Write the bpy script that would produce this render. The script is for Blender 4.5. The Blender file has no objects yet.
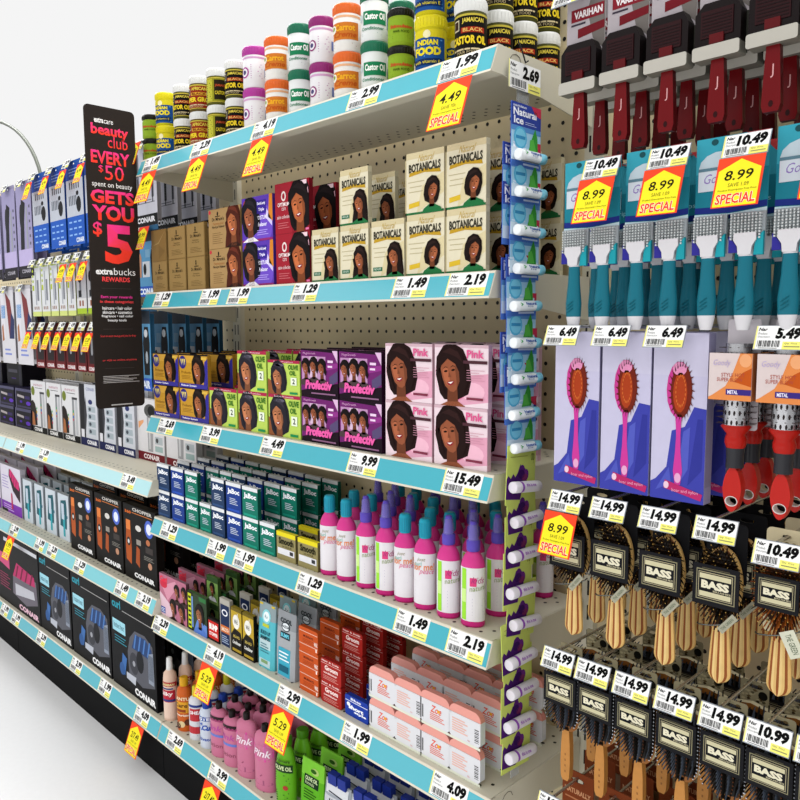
import bpy, math, random
from mathutils import Matrix, Vector
random.seed(7)
D = bpy.data
SC = bpy.context.scene
COL = SC.collection
PI = math.pi
sin, cos = math.sin, math.cos

# ------------------------------------------------------------------ camera, world, lights
YAW, PITCH, ROLL = math.radians(45.3314), math.radians(5.7601), math.radians(-0.21004)
CAM = Vector((2.0044, -1.0, 1.3339)); FPX = 764.75
fwd = Vector((-sin(YAW)*cos(PITCH), cos(YAW)*cos(PITCH), -sin(PITCH)))
r0 = Vector((cos(YAW), sin(YAW), 0)); u0 = r0.cross(fwd)
RIGHT = r0*cos(ROLL)+u0*sin(ROLL); UP = -r0*sin(ROLL)+u0*cos(ROLL)
cd = D.cameras.new('camera'); cam = D.objects.new('camera', cd); COL.objects.link(cam)
cd.sensor_width = 36; cd.lens = FPX/800*36; cd.clip_start = .05; cd.clip_end = 200
m = Matrix((RIGHT, UP, -fwd)).transposed().to_4x4(); m.translation = CAM
cam.matrix_world = m
SC.camera = cam
w = D.worlds.new('world'); SC.world = w; w.use_nodes = True
w.node_tree.nodes['Background'].inputs[0].default_value = (1, 1, 1, 1)
w.node_tree.nodes['Background'].inputs[1].default_value = .913
def area(name, loc, target, size, sizey, power):
    l = D.lights.new(name, 'AREA'); l.shape = 'RECTANGLE'; l.size = size; l.size_y = sizey; l.energy = power
    o = D.objects.new(name, l); COL.objects.link(o); o.location = loc
    o.rotation_euler = (Vector(target)-Vector(loc)).to_track_quat('-Z', 'Y').to_euler()
area('ceiling_light', (-1.5, -2.2, 3.3), (-1.0, 0, 1.0), 4.0, .5, 14)
area('ceiling_light', (-.6, .22, 3.1), (-.6, .1, 0), 6.0, .35, 85)
area('ceiling_light', (2.2, -2.2, 3.2), (1.0, 0, 1.1), 3.0, .6, 17)
area('aisle_fill_light', (.6, -2.8, .5), (.6, 0, 1.6), 5.0, .9, 20)  # soft fill added from the aisle side, out of view; no window there
SC.view_settings.view_transform = 'Standard'; SC.view_settings.look = 'None'
SC.view_settings.exposure = 0.0; SC.view_settings.gamma = 1.0; SC.view_settings.use_curve_mapping = False

def at(x, y, Y):                     # the point of the plane Y=const that the camera sees at pixel x, y
    d = RIGHT*((x-400)/FPX) + UP*((400-y)/FPX) + fwd
    t = (Y-CAM.y)/d.y
    return CAM + d*t
def atX(x, y, X):
    d = RIGHT*((x-400)/FPX) + UP*((400-y)/FPX) + fwd
    return CAM + d*((X-CAM.x)/d.x)

# ------------------------------------------------------------------ materials
def mat(name, rough, metal=0.0, coat=0.0, noise=.06, nscale=60, alpha=1.0, spec=.5):
    M = D.materials.new(name); M.use_nodes = True; nt = M.node_tree; b = nt.nodes['Principled BSDF']
    a = nt.nodes.new('ShaderNodeVertexColor'); a.layer_name = 'Col'
    tc = nt.nodes.new('ShaderNodeTexCoord')
    n = nt.nodes.new('ShaderNodeTexNoise'); n.inputs['Scale'].default_value = nscale; n.inputs['Detail'].default_value = 3
    mr = nt.nodes.new('ShaderNodeMapRange'); mr.inputs[3].default_value = 1-noise; mr.inputs[4].default_value = 1+noise
    mx = nt.nodes.new('ShaderNodeVectorMath'); mx.operation = 'SCALE'
    nt.links.new(tc.outputs['Object'], n.inputs['Vector']); nt.links.new(n.outputs['Fac'], mr.inputs[0])
    nt.links.new(a.outputs['Color'], mx.inputs[0]); nt.links.new(mr.outputs[0], mx.inputs['Scale'])
    nt.links.new(mx.outputs[0], b.inputs['Base Color'])
    b.inputs['Roughness'].default_value = rough; b.inputs['Metallic'].default_value = metal
    b.inputs['Coat Weight'].default_value = coat; b.inputs['Coat Roughness'].default_value = .1
    b.inputs['Specular IOR Level'].default_value = spec
    b.inputs['Alpha'].default_value = alpha
    return M
M_CARD = mat('printed_card', .65, spec=.05)
M_GLOSS = mat('glossy_print', .45, coat=.0, spec=.05)
M_PLAST = mat('glossy_plastic', .28, coat=.0, noise=.03, spec=.14)
M_STRIP = mat('strip_plastic', .3, coat=.35, noise=.02)
M_METAL = mat('painted_steel', .45, noise=.03, nscale=12, spec=.35)
M_WIRE = mat('bright_steel', .25, metal=.9, noise=.03)
M_WOOD = mat('varnished_wood', .4, noise=.12, nscale=90, spec=.2)
M_CLEAR = mat('clear_plastic', .12, alpha=.45, noise=.0)
M_MATTE = mat('matt_paint', .8, noise=.03, spec=.1)

def rgb(h):
    if isinstance(h, (tuple, list)): return tuple(h)
    o = []
    for s in (16, 8, 0):
        c = ((h >> s) & 255)/255
        o.append(c/12.92 if c <= .04045 else ((c+.055)/1.055)**2.4)
    return (o[0], o[1], o[2], 1)

# ------------------------------------------------------------------ text outlines
_T = {}
def textdata(s, off=0.0):
    k = (s, off)
    if k in _T: return _T[k]
    c = D.curves.new('t', 'FONT'); c.body = s; c.resolution_u = 2; c.offset = off; c.fill_mode = 'FRONT'
    o = D.objects.new('t', c); COL.objects.link(o)
    bpy.context.view_layer.update()
    me = o.to_mesh()
    vs = [(v.co.x, v.co.y) for v in me.vertices]; fs = [tuple(p.vertices) for p in me.polygons if p.normal.z > 0 or True]
    o.to_mesh_clear(); D.objects.remove(o); D.curves.remove(c)
    if not vs: vs = [(0, 0), (1, 0), (1, 1)]; fs = []
    x0 = min(v[0] for v in vs); x1 = max(v[0] for v in vs); y0 = min(v[1] for v in vs); y1 = max(v[1] for v in vs)
    vs = [((a-x0)/(x1-x0 or 1), (b-y0)/(y1-y0 or 1)) for a, b in vs]
    _T[k] = (vs, fs, (x1-x0)/(y1-y0 or 1))
    return _T[k]

# ------------------------------------------------------------------ mesh builder
LAY = .00022
class MB:
    def __init__(s): s.v = []; s.f = []; s.c = []; s.sm = []
    def add(s, vs, fs, col, smooth=False):
        o = len(s.v); s.v += [tuple(a) for a in vs]
        many = isinstance(col, list)
        for i, f in enumerate(fs):
            s.f.append(tuple(o+k for k in f)); s.c.append(rgb(col[i] if many else col)); s.sm.append(smooth)
        return s
    def box(s, x0, x1, y0, y1, z0, z1, col, top=None, front=None, side=None):
        v = [(x0,y0,z0),(x1,y0,z0),(x1,y1,z0),(x0,y1,z0),(x0,y0,z1),(x1,y0,z1),(x1,y1,z1),(x0,y1,z1)]
        f = [(0,3,2,1),(4,5,6,7),(0,1,5,4),(1,2,6,5),(2,3,7,6),(3,0,4,7)]
        sd = side or col
        return s.add(v, f, [col, top or col, front or col, sd, col, sd])
    def prism(s, pts, y0, y1, col, edge=None):      # outline in XZ (counter clockwise seen from -Y)
        n = len(pts)
        v = [(x, y0, z) for x, z in pts]+[(x, y1, z) for x, z in pts]
        f = [tuple(range(n)), tuple(range(2*n-1, n-1, -1))]+[(i, i+n, (i+1) % n+n, (i+1) % n) for i in range(n)]
        return s.add(v, f, [col, col]+[edge or col]*n)
    def ring(s, outer, inner, y0, y1, col, ecol=None):
        n = len(outer)
        v = [(x, y0, z) for x, z in outer]+[(x, y0, z) for x, z in inner]+[(x, y1, z) for x, z in outer]+[(x, y1, z) for x, z in inner]
        f = []; c = []
        for i in range(n):
            j = (i+1) % n
            f += [(i, j, n+j, n+i), (2*n+j, 2*n+i, 3*n+i, 3*n+j), (i, 2*n+i, 2*n+j, j), (n+i, n+j, 3*n+j, 3*n+i)]
            c += [col, col, col, ecol or col]
        return s.add(v, f, c)
    def lathe(s, prof, col, n=24, cx=0, cy=0, sx=1, sy=1, cap=True, smooth=True):   # prof: (r, z, colour of band above)
        v = []; f = []; c = []
        for p in prof:
            for k in range(n):
                a = 2*PI*k/n
                v.append((cx+p[0]*sx*cos(a), cy+p[0]*sy*sin(a), p[1]))
        for i in range(len(prof)-1):
            cc = prof[i][2] if len(prof[i]) > 2 else col
            for k in range(n):
                k2 = (k+1) % n
                f.append((i*n+k, i*n+k2, (i+1)*n+k2, (i+1)*n+k)); c.append(cc)
        o = len(s.f)
        s.add(v, f, c, smooth)
        if cap:
            s.add([v[k] for k in range(n)], [tuple(range(n-1, -1, -1))], c[0])
            s.add(v[-n:], [tuple(range(n))], c[-1])
        return s
    def tube(s, pts, r, col, n=8, r2=None):
        pts = [Vector(p) for p in pts]; rings = []
        m_ = len(pts)
        for i, p in enumerate(pts):
            d = (pts[min(i+1, m_-1)]-pts[max(i-1, 0)]).normalized()
            a = d.cross(Vector((0, 0, 1)))
            if a.length < 1e-3: a = Vector((1, 0, 0))
            a.normalize(); b = d.cross(a).normalized()
            rr = r if r2 is None else r+(r2-r)*i/(m_-1)
            rings.append([p+a*rr*cos(2*PI*k/n)+b*rr*sin(2*PI*k/n) for k in range(n)])
        v = [q for ring in rings for q in ring]; f = []
        for i in range(m_-1):
            for k in range(n):
                k2 = (k+1) % n
                f.append((i*n+k, (i+1)*n+k, (i+1)*n+k2, i*n+k2))
        s.add(v, f, col, True)
        s.add(rings[0], [tuple(range(n))], col); s.add(rings[-1], [tuple(range(n-1, -1, -1))], col)
        return s
    def mesh(s, name):
        me = D.meshes.new(name); me.from_pydata(s.v, [], s.f); me.update()
        a = me.color_attributes.new('Col', 'FLOAT_COLOR', 'CORNER')
        buf = []
        for f, c in zip(s.f, s.c): buf += list(c)*len(f)
        a.data.foreach_set('color', buf)
        me.polygons.foreach_set('use_smooth', s.sm)
        me.update()
        return me

def flat(y=0.0, x=0.0, z=0.0): return lambda u, v, l: (x+u, y-l*LAY, z+v)
def flatx(X=0.0, y=0.0, z=0.0): return lambda u, v, l: (X+l*LAY, y+u, z+v)     # faces +X, u runs along +Y
def tilt(y, z, dy, dz, h): return lambda u, v, l: (u, y+dy*(h-v)/h-l*LAY, z-dz*(h-v)/h)
def cyl(a, b, z0, cx=0, cy=0):
    mean = (a+b)/2
    return lambda u, v, l: (cx+(a+l*LAY*1.5)*sin(u/mean), cy-(b+l*LAY*1.5)*cos(u/mean), z0+v)

class Face:                       # printed artwork, fractions of a w x h panel (0..1)
    def __init__(s, mb, w, h, fn, cx=False): s.mb, s.w, s.h, s.fn, s.l, s.off = mb, w, h, fn, 1, (-.5 if cx else 0)
    def P(s, u, v, l): return s.fn((u+s.off)*s.w, v*s.h, l)
    def poly(s, pts, col, l=None, div=False):
        l = l or s.l
        for ax, lim, sg in ((0, 0, 1), (0, 1, -1), (1, 0, 1), (1, 1, -1)):      # keep the print on its panel
            out = []
            for i, p in enumerate(pts):
                q = pts[i-1]; a, b = (q[ax]-lim)*sg, (p[ax]-lim)*sg
                if (a < 0) != (b < 0): t = a/(a-b); out.append((q[0]+(p[0]-q[0])*t, q[1]+(p[1]-q[1])*t))
                if b >= 0: out.append(p)
            pts = out
            if len(pts) < 3: return s
        s.mb.add([s.P(u, v, l) for u, v in pts], [tuple(range(len(pts)))], col); return s
    def rect(s, a, b, c, d, col, l=None, n=1):
        l = l or s.l; vs = []; fs = []
        for i in range(n+1):
            u = a+(c-a)*i/n; vs += [s.P(u, b, l), s.P(u, d, l)]
        for i in range(n): fs.append((2*i, 2*i+2, 2*i+3, 2*i+1))
        s.mb.add(vs, fs, col); return s
    def ell(s, cx, cy, rx, ry, col, l=None, n=14, ang=0, circ=False):
        if circ: ry = rx*s.w/s.h
        pts = []
        for k in range(n):
            a = 2*PI*k/n; x, y = rx*s.w*cos(a), ry*s.h*sin(a)
            x, y = x*cos(ang)-y*sin(ang), x*sin(ang)+y*cos(ang)
            pts.append((cx+x/s.w, cy+y/s.h))
        return s.poly(pts, col, l)
    def text(s, t, a, b, c, d, col, l=None, bold=0.0, shear=0.0, rise=0.0):
        vs, fs, ar = textdata(t, bold); l = l or s.l+1
        s.mb.add([s.P(a+(c-a)*x+shear*(y-.5)*(d-b)*s.h/s.w, b+(d-b)*y+rise*x, l) for x, y in vs], fs, col); return s
    def lines(s, a, b, c, d, n, col, l=None, fill=.45):
        for i in range(n):
            v = b+(d-b)*(i+.25)/n; e = c-(c-a)*(.0, .18, .07, .3)[i % 4]
            s.rect(a, v, e, v+(d-b)/n*fill, col, l)
        return s
    def barcode(s, a, b, c, d, col=0x222222, l=None, n=13):
        rr = random.Random(3)
        x = a; st = (c-a)/n
        for i in range(n):
            s.rect(x, b, x+st*rr.choice((.35, .55, .75)), d, col, l); x += st
        return s
    def woman(s, cx, cy, t, hair=0x1d1512, skin=0x9a5f3c, top=None, style='bob', side=1, l=3):
        k = s.h/s.w; ca, sa = cos(.16*side), sin(.16*side)
        def Q(dx, dy, rot=True):
            dx *= side
            if rot: dx, dy = dx*ca-dy*sa, dx*sa+dy*ca
            return (cx+dx*t*k, cy+dy*t)
        def PL(pts, col, ll, rot=True): s.poly([Q(x, y, rot) for x, y in pts], col, ll)
        def EL(x, y, rx, ry, col, ll, n=12, a=0.0):
            PL([(x+rx*cos(q)*cos(a)-ry*sin(q)*sin(a), y+rx*cos(q)*sin(a)+ry*sin(q)*cos(a)) for q in [2*PI*i/n for i in range(n)]], col, ll)
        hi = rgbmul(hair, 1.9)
        if style == 'long':
            PL([(-.5, -1.0), (.5, -1.0), (.56, -.6), (.5, -.2), (.46, .2), (.3, .52), (.02, .62), (-.24, .54), (-.4, .24), (-.38, -.2), (-.46, -.6)], hair, l, False)
        elif style == 'short':
            EL(.04, .16, .4, .42, hair, l)
        else:
            PL([(-.4, -.42), (-.3, -.56), (.1, -.6), (.4, -.52), (.52, -.25), (.52, .1), (.4, .44), (.14, .62), (-.14, .6), (-.38, .38), (-.46, 0)], hair, l)
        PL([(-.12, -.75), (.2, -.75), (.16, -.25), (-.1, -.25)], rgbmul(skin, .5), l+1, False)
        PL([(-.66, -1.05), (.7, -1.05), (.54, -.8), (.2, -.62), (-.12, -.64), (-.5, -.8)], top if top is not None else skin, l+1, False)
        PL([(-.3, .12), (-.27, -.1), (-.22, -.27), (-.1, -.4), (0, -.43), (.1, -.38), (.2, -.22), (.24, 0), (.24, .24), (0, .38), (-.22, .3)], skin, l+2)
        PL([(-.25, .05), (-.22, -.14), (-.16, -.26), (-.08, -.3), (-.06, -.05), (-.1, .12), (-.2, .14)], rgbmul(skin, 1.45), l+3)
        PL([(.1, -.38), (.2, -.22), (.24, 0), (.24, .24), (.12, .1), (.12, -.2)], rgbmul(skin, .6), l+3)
        # side swept fringe and locks framing the cheeks
        PL([(-.36, .0), (-.34, .34), (-.1, .56), (.2, .52), (.38, .3), (.42, -.3), (.28, -.5), (.2, -.3), (.22, -.02), (.14, .16), (-.06, .3), (-.26, .18)], hair, l+4)
        if style != 'short':
            PL([(-.44, .1), (-.3, .14), (-.3, -.2), (-.24, -.44), (-.4, -.4)], hair, l+4)
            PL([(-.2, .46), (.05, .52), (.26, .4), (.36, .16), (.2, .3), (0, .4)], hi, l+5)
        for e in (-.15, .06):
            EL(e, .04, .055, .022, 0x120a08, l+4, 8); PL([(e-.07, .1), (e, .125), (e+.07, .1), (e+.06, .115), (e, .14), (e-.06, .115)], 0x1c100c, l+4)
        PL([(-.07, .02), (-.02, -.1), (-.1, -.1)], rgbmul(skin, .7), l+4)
        PL([(-.16, -.2), (-.06, -.18), (.06, -.2), (.02, -.26), (-.06, -.28), (-.13, -.26)], 0x8c2a32, l+4); PL([(-.13, -.205), (.03, -.205), (-.05, -.245)], 0xf0e8e2, l+5)
        return s
def rgbmul(c, m):
    c = rgb(c); return (min(1, c[0]*m), min(1, c[1]*m), min(1, c[2]*m), 1)

# ------------------------------------------------------------------ objects and labels
LABELS = {}
ORD = ['first', 'second', 'third', 'fourth', 'fifth', 'sixth', 'seventh', 'eighth', 'ninth', 'tenth', 'eleventh', 'twelfth',
       'thirteenth', 'fourteenth', 'fifteenth', 'sixteenth', 'seventeenth', 'eighteenth', 'nineteenth', 'twentieth']
def tag(o, label, cat, group=None):
    n = len(label.split())
    if n > 16 or n < 4: print('LABEL LENGTH', n, label)
    if label in LABELS and not group: print('DUP', label)
    if label in LABELS: print('DUPLABEL', label)
    LABELS[label] = 1
    o['label'] = label; o['category'] = cat
    if group: o['group'] = group
    return o
def place(o, loc=(0, 0, 0), rz=0, rx=0, ry=0):
    o.location = loc; o.rotation_euler = (rx, ry, rz); return o
def obj(name, mb, material, parent=None):
    me = mb if isinstance(mb, bpy.types.Mesh) else mb.mesh(name)
    if not me.materials: me.materials.append(material)
    o = D.objects.new(name, me); COL.objects.link(o)
    if parent: o.parent = parent
    return o
def empty(name): o = D.objects.new(name, None); COL.objects.link(o); o.empty_display_size = .02; return o
def struct(o): o['kind'] = 'structure'; return o
PROTO = {}                           # key -> (thing name, [(part, mesh, material, [subparts])])
def build(key, name, fn):
    """fn() -> a mesh builder and material for a one-mesh thing, or a list of parts"""
    if key not in PROTO:
        r = fn()
        if isinstance(r, tuple): me = r[0].mesh(name); me.materials.append(r[1]); PROTO[key] = (name, me)
        else:
            def conv(L):
                out = []
                for p in L:
                    me = p[1].mesh(p[0]); me.materials.append(p[2]); out.append((p[0], me, conv(p[3]) if len(p) > 3 else []))
                return out
            PROTO[key] = (name, conv(r))
    return PROTO[key]
def inst(key, name, fn, loc, label, cat, group=None, rz=0, rx=0, ry=0):
    nm, r = build(key, name, fn)
    if isinstance(r, bpy.types.Mesh):
        o = D.objects.new(nm, r); COL.objects.link(o)
    else:
        o = empty(nm)
        def mk(L, par):
            for pn, me, sub in L:
                c = D.objects.new(pn, me); COL.objects.link(c); c.parent = par
                mk(sub, c)
        mk(r, o)
    place(o, loc, rz, rx, ry); tag(o, label, cat, group); return o

W = 1.2192
ZS = [1.774, 1.419, 1.079, .790, .502, .176]
ZL = {'a': .892, 'b': .546, 'c': .176}
DEPTH = .298
PAINT = 0xcdc8b5; PEG = 0xd0c19c; CYAN = 0x34a9b9; CREAM = 0xd8d0bd

# ------------------------------------------------------------------ structure: floor
mb = MB(); mb.add([(-14, -14, 0), (14, -14, 0), (14, 14, 0), (-14, 14, 0)], [(0, 1, 2, 3)], 0xe6e6e6)
struct(obj('floor', mb, M_MATTE))

# ------------------------------------------------------------------ gondola frame
def pegpanel(name, x0, x1, label):
    m_ = MB(); m_.box(x0, x1, DEPTH+.004, DEPTH+.02, .12, 1.972, PEG)
    n = int((x1-x0)/.0312)
    xs = x0+((x1-x0)-(n-1)*.0312)/2
    for i in range(n):
        for j in range(57):
            cx, cz = xs+i*.0312, .19+j*.0312
            m_.add([(cx+.0042*cos(a*PI/4), DEPTH+.0036, cz+.0042*sin(a*PI/4)) for a in range(8)], [(0, 1, 2, 3, 4, 5, 6, 7)], 0x0c0a08)
    tag(obj(name, m_, M_METAL), label, 'panel')
pegpanel('pegboard_panel', -W*3+.02, -W*2-.02, 'beige pegboard back panel of the farthest left bay')
pegpanel('pegboard_panel', -W*2+.02, -W-.02, 'beige pegboard back panel of the second bay left of the sign')
pegpanel('pegboard_panel', -W+.02, -.02, 'beige pegboard back panel of the bay just left of the black sign')
pegpanel('pegboard_panel', .02, W-.02, 'beige pegboard back panel behind the relaxer and bottle shelves')
pegpanel('pegboard_panel', W+.02, 2*W-.02, 'beige pegboard back panel behind the hanging hairbrushes')
for x, t in ((-2*W, 'two bays left of the sign'), (-W, 'one bay left of the sign'), (0, 'behind the sign, left of the relaxer shelves'), (W, 'right of the shelves beside the hanging brushes'), (2*W, 'right end of the hairbrush bay')):
    m_ = MB(); m_.box(x-.02, x+.02, DEPTH-.012, DEPTH+.03, 0, 1.985, PAINT)
    for j in range(36):
        z = .2+j*.05
        for q in (-.008, .008): m_.add([(x+q-.0022, DEPTH-.0122, z), (x+q+.0022, DEPTH-.0122, z), (x+q+.0022, DEPTH-.0122, z+.03), (x+q-.0022, DEPTH-.0122, z+.03)], [(0, 1, 2, 3)], 0x16140f)
    tag(obj('gondola_upright', m_, M_METAL), 'slotted beige steel upright '+t, 'upright')
m_ = MB(); m_.box(-W*3, 2*W, DEPTH+.032, DEPTH+.05, 0, 1.97, PAINT)
tag(obj('gondola_back_sheet', m_, M_METAL), 'plain beige steel rear sheet closing the back of the shelving run', 'panel')

def tilted_front(m_, x0, x1, z, pale=None):
    # angled label channel: cream rails with a coloured strip between them
    yb, zb = -.018, z-.045
    def pt(x, t, o=0): return (x, 0+(yb)*t-o*.9, z+(zb-z)*t-o*.4)
    def band(t0, t1, o, col): m_.add([pt(x0, t1, o), pt(x1, t1, o), pt(x1, t0, o), pt(x0, t0, o)], [(0, 1, 2, 3)], col)
    band(0, 1, 0, CREAM); band(0, .09, .0014, CREAM); band(.92, 1, .0014, CREAM)
    for t in (0, .09, .92, 1): m_.add([pt(x0, t, .0014), pt(x1, t, .0014), pt(x1, t, 0), pt(x0, t, 0)], [(0, 1, 2, 3)], CREAM)
def make_shelf(x0, x1, z, label, front=0.0, kick=False, strip=CYAN):
    e = empty('shelf'); place(e, ((x0+x1)/2, 0, z)); hw = (x1-x0)/2
    dk = MB(); dk.box(-hw+(0 if kick else .003), hw-(0 if kick else .003), .0004, DEPTH-.014, -.022, 0, PAINT)
    n = int((2*hw)/.0312)
    for i in range(n):
        for yy, o in ((.018, 0), (.036, .0156), (.215, 0), (.233, .0156), (.251, 0)):
            cx = -hw+.02+i*.0312+o
            if cx > hw-.01: continue
            for zz, sg in ((.0003, 1), (-.0223, -1)):
                p = [(cx+.0036*cos(a*PI/4*sg), yy+.0036*sin(a*PI/4*sg), zz) for a in range(8)]
                dk.add(p, [tuple(range(8))], 0x1c1a15)
    obj('deck', dk, M_METAL, e)
    ch = MB(); tilted_front(ch, -hw, hw, 0)
    ch.add([(-hw, 0, 0), (-hw, -.018, -.045), (-hw, .012, -.045), (-hw, .012, 0)], [(0, 1, 2, 3)], PAINT)
    ch.add([(hw, 0, 0), (hw, -.018, -.045), (hw, .012, -.045), (hw, .012, 0)], [(3, 2, 1, 0)], PAINT)
    ch.add([(-hw, -.018, -.045), (hw, -.018, -.045), (hw, .012, -.045), (-hw, .012, -.045)], [(3, 2, 1, 0)], PAINT)
    obj('label_rail', ch, M_METAL, e)
    st = MB()
    def pt(x, t, o=.0012): return (x, -.018*t-o*.9, -.045*t-o*.4)
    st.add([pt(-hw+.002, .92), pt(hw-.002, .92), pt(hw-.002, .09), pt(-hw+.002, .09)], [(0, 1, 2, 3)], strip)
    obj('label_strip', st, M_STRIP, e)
    if not kick:
        for sx in (-1, 1):
            b = MB(); xa = sx*hw; xb = sx*(hw-.0025)
            a, c = min(xa, xb), max(xa, xb)
            pr = [(0.012, -.0005), (.012, -.045), (DEPTH-.016, -.082), (DEPTH-.016, -.0005)]
            b.add([(a, y, zz) for y, zz in pr]+[(c, y, zz) for y, zz in pr], [(0, 1, 2, 3), (7, 6, 5, 4), (0, 4, 5, 1), (1, 5, 6, 2), (2, 6, 7, 3), (3, 7, 4, 0)], PAINT)
            # pressed outline on the end plate
            pts = [(.035, -.042), (.036, -.034), (.03, -.026), (.03, -.016), (.036, -.009), (.046, -.006), (.055, -.009), (.06, -.018)]
            b.tube([(sx*(hw+.0003), y, zz) for y, zz in pts], .0007, 0x6f6a5a, 5)
            obj('bracket', b, M_METAL, e)
    tag(e, label, 'shelf')
    return e
names = ['top shelf of the right bay, carrying two-high jars of hair grease',
         'second shelf from top, carrying tan, purple, red and cream relaxer boxes',
         'third shelf from top, carrying gold, lime and pink relaxer boxes',
         'fourth shelf from top, carrying gel tubs and magenta bottles',
         'fifth shelf from top, carrying dye kits, orange tins and pink-lidded cases']
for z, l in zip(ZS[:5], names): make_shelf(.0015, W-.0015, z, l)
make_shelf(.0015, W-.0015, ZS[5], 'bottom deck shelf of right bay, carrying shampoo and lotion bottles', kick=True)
for b, t in ((0, 'just left of the sign'), (1, 'at the left frame edge'), ):
    x0, x1 = -W*(b+1)+.0015, -W*b-.0015
    make_shelf(x0, x1, ZL['a'], 'upper deck shelf %s, under standing hair tool packs' % t, strip=0xa8d6da)  # reflected glare painted in as a paler strip colour
    make_shelf(x0, x1, ZL['b'], 'middle shelf %s, under clipper boxes and curler packs' % t, strip=0x6cc2cb)  # weaker glare, also put into the strip colour
    make_shelf(x0, x1, ZL['c'], 'bottom shelf %s, under large black curler boxes' % t, kick=True)
make_shelf(W+.0015, 2*W-.0015, ZS[5], 'bottom deck shelf below the hanging hairbrushes', kick=True)
for x, t in ((-2*W, 'at the far left'), (-W, 'under the large black boxes'), (0, 'under the shampoo bottles'), (W, 'below the hairbrush bay')):
    m_ = MB(); m_.box(x+.0015, x+W-.0015, .0, .012, .0, .128, 0x0b0b0c); m_.box(x+.0015, x+W-.0015, .012, DEPTH-.016, .14, .152, 0x0b0b0c)
    tag(obj('kick_plate', m_, M_CARD), 'black kick plate '+t, 'kick plate')

# ------------------------------------------------------------------ price tags
def price_art(F, price, l=2):
    F.rect(0, 0, 1, 1, 0xf2f2f0, l); F.rect(0, 0, .03, 1, 0xf3ec8a, l+1)
    F.rect(.6, 0, 1, .33, 0xf4ee7c, l+1)
    F.text('Nar', .06, .78, .24, .92, 0x111111, l+1, bold=.03, shear=.2)
    F.text('Product', .06, .62, .25, .72, 0x555555, l+1); F.text('Description', .06, .47, .32, .57, 0x555555, l+1)
    F.barcode(.07, .1, .56, .37, 0x333333, l+1, 16); F.rect(.1, .03, .5, .06, 0x777777, l+1)
    F.text('Qty  Price', .64, .2, .9, .29, 0x777755, l+2); F.rect(.64, .1, .96, .14, 0x888866, l+2)
    n = len(price)
    F.text(price, .965-.132*n, .43, .95, .93, 0x0a0a0a, l+1, bold=.06, shear=.1)
CNT = {}
def shelf_tag(px, py, z, price, where):
    P = at(px, py, -.008)
    key = ('stag', price)
    def fn():
        m_ = MB(); h = .0405
        f = tilt(-.0016, -.0015, -.0155, .0385, h)
        m_.add([f(0, 0, 1), f(.086, 0, 1), f(.086, h, 1), f(0, h, 1), f(0, 0, -1), f(.086, 0, -1), f(.086, h, -1), f(0, h, -1)],
               [(0, 1, 2, 3), (7, 6, 5, 4), (0, 4, 5, 1), (1, 5, 6, 2), (2, 6, 7, 3), (3, 7, 4, 0)], 0xeeeeea)
        F = Face(m_, .086, h, f); price_art(F, price); return m_, M_GLOSS
    inst(key, 'price_tag', fn, (P.x, 0, z), 'white price tag reading %s %s' % (price, where), 'price tag', 'shelf price tags')
def special_mesh(price, w_, h_, dy):
    def fn():
        m_ = MB()
        f = lambda u, v, l: (u, -dy*(1-v/h_)-l*LAY, v-h_)
        m_.add([f(0, 0, 1), f(w_, 0, 1), f(w_, h_, 1), f(0, h_, 1), f(0, 0, -1), f(w_, 0, -1), f(w_, h_, -1), f(0, h_, -1)],
               [(0, 1, 2, 3), (7, 6, 5, 4), (0, 4, 5, 1), (1, 5, 6, 2), (2, 6, 7, 3), (3, 7, 4, 0)], 0xe8402a)
        F = Face(m_, w_, h_, f)
        F.rect(0, 0, 1, 1, 0xf04a2c, 2); F.poly([(.03, .02), (.95, .02), (.95, .74), (.5, .95), (.05, .74)], 0xf0e22e, 3)
        F.text(price, .2, .53, .8, .73, 0x1a1a10, 4, bold=.012, shear=.12)
        F.text('SAVE 1.09' if price != '4.49' else 'SAVE 70c', .3, .4, .74, .475, 0x6a6420, 4)
        F.text('Product Description Free Print', .1, .31, .92, .355, 0x33300c, 4)
        F.text('SPECIAL', .07, .06, .93, .27, 0xf8f4d8, 4, bold=.06); F.text('SPECIAL', .08, .065, .92, .265, 0xe8402a, 5, bold=.02)
        return m_, M_CARD
    return fn
def special_shelf(X, z, price, where):
    inst(('sp', price), 'special_offer_tag', special_mesh(price, .075, .082, .03), (X, -.0215, z-.044), 'red and yellow %s tag %s' % (price, where), 'sale tag', 'special offer tags under shelf rails')
SH = ['top', 'second', 'third', 'fourth', 'fifth', 'bottom']
TAGS = [
 (0, [(144, 155, '1.49'), (192, 145, '2.39'), (253, 125, '4.19'), (349, 97, '2.99'), (440, 70, '1.99')]),
 (1, [(155, 300, '1.29'), (201, 298, '1.99'), (229, 297, '1.99'), (293, 295, '1.29'), (394, 288, '1.49'), (448, 285, '2.19')]),
 (2, [(159, 424, '2.69'), (202, 435, '3.99'), (262, 447, '4.49'), (349, 465, '9.99'), (444, 485, '15.49')]),
 (3, [(162, 530, '1.29'), (208, 546, '1.99'), (235, 556, '1.99'), (298, 580, '1.29'), (396, 617, '1.49'), (448, 637, '2.19')]),
 (4, [(154, 625, '2.39'), (206, 653, '4.19'), (278, 695, '2.99'), (343, 730, '1.99'), (432, 780, '4.09')]),
 (5, [(168, 740, '2.69'), (210, 772, '3.99')])]
for si, L in TAGS:
    for i, (px, py, pr) in enumerate(L):
        shelf_tag(px, py, ZS[si], pr, 'on the %s shelf rail, %s tag from the left' % (SH[si], ORD[i]))
for i, (px, py, pr) in enumerate([(2, 612, '1.99'), (13, 620, '1.99'), (38, 640, '2.39'), (72, 665, '2.99'), (100, 685, '1.99'), (136, 715, '4.09')]):
    shelf_tag(px, py, ZL['c'], pr, 'below the large black boxes, %s from the frame edge' % ORD[i])
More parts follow.
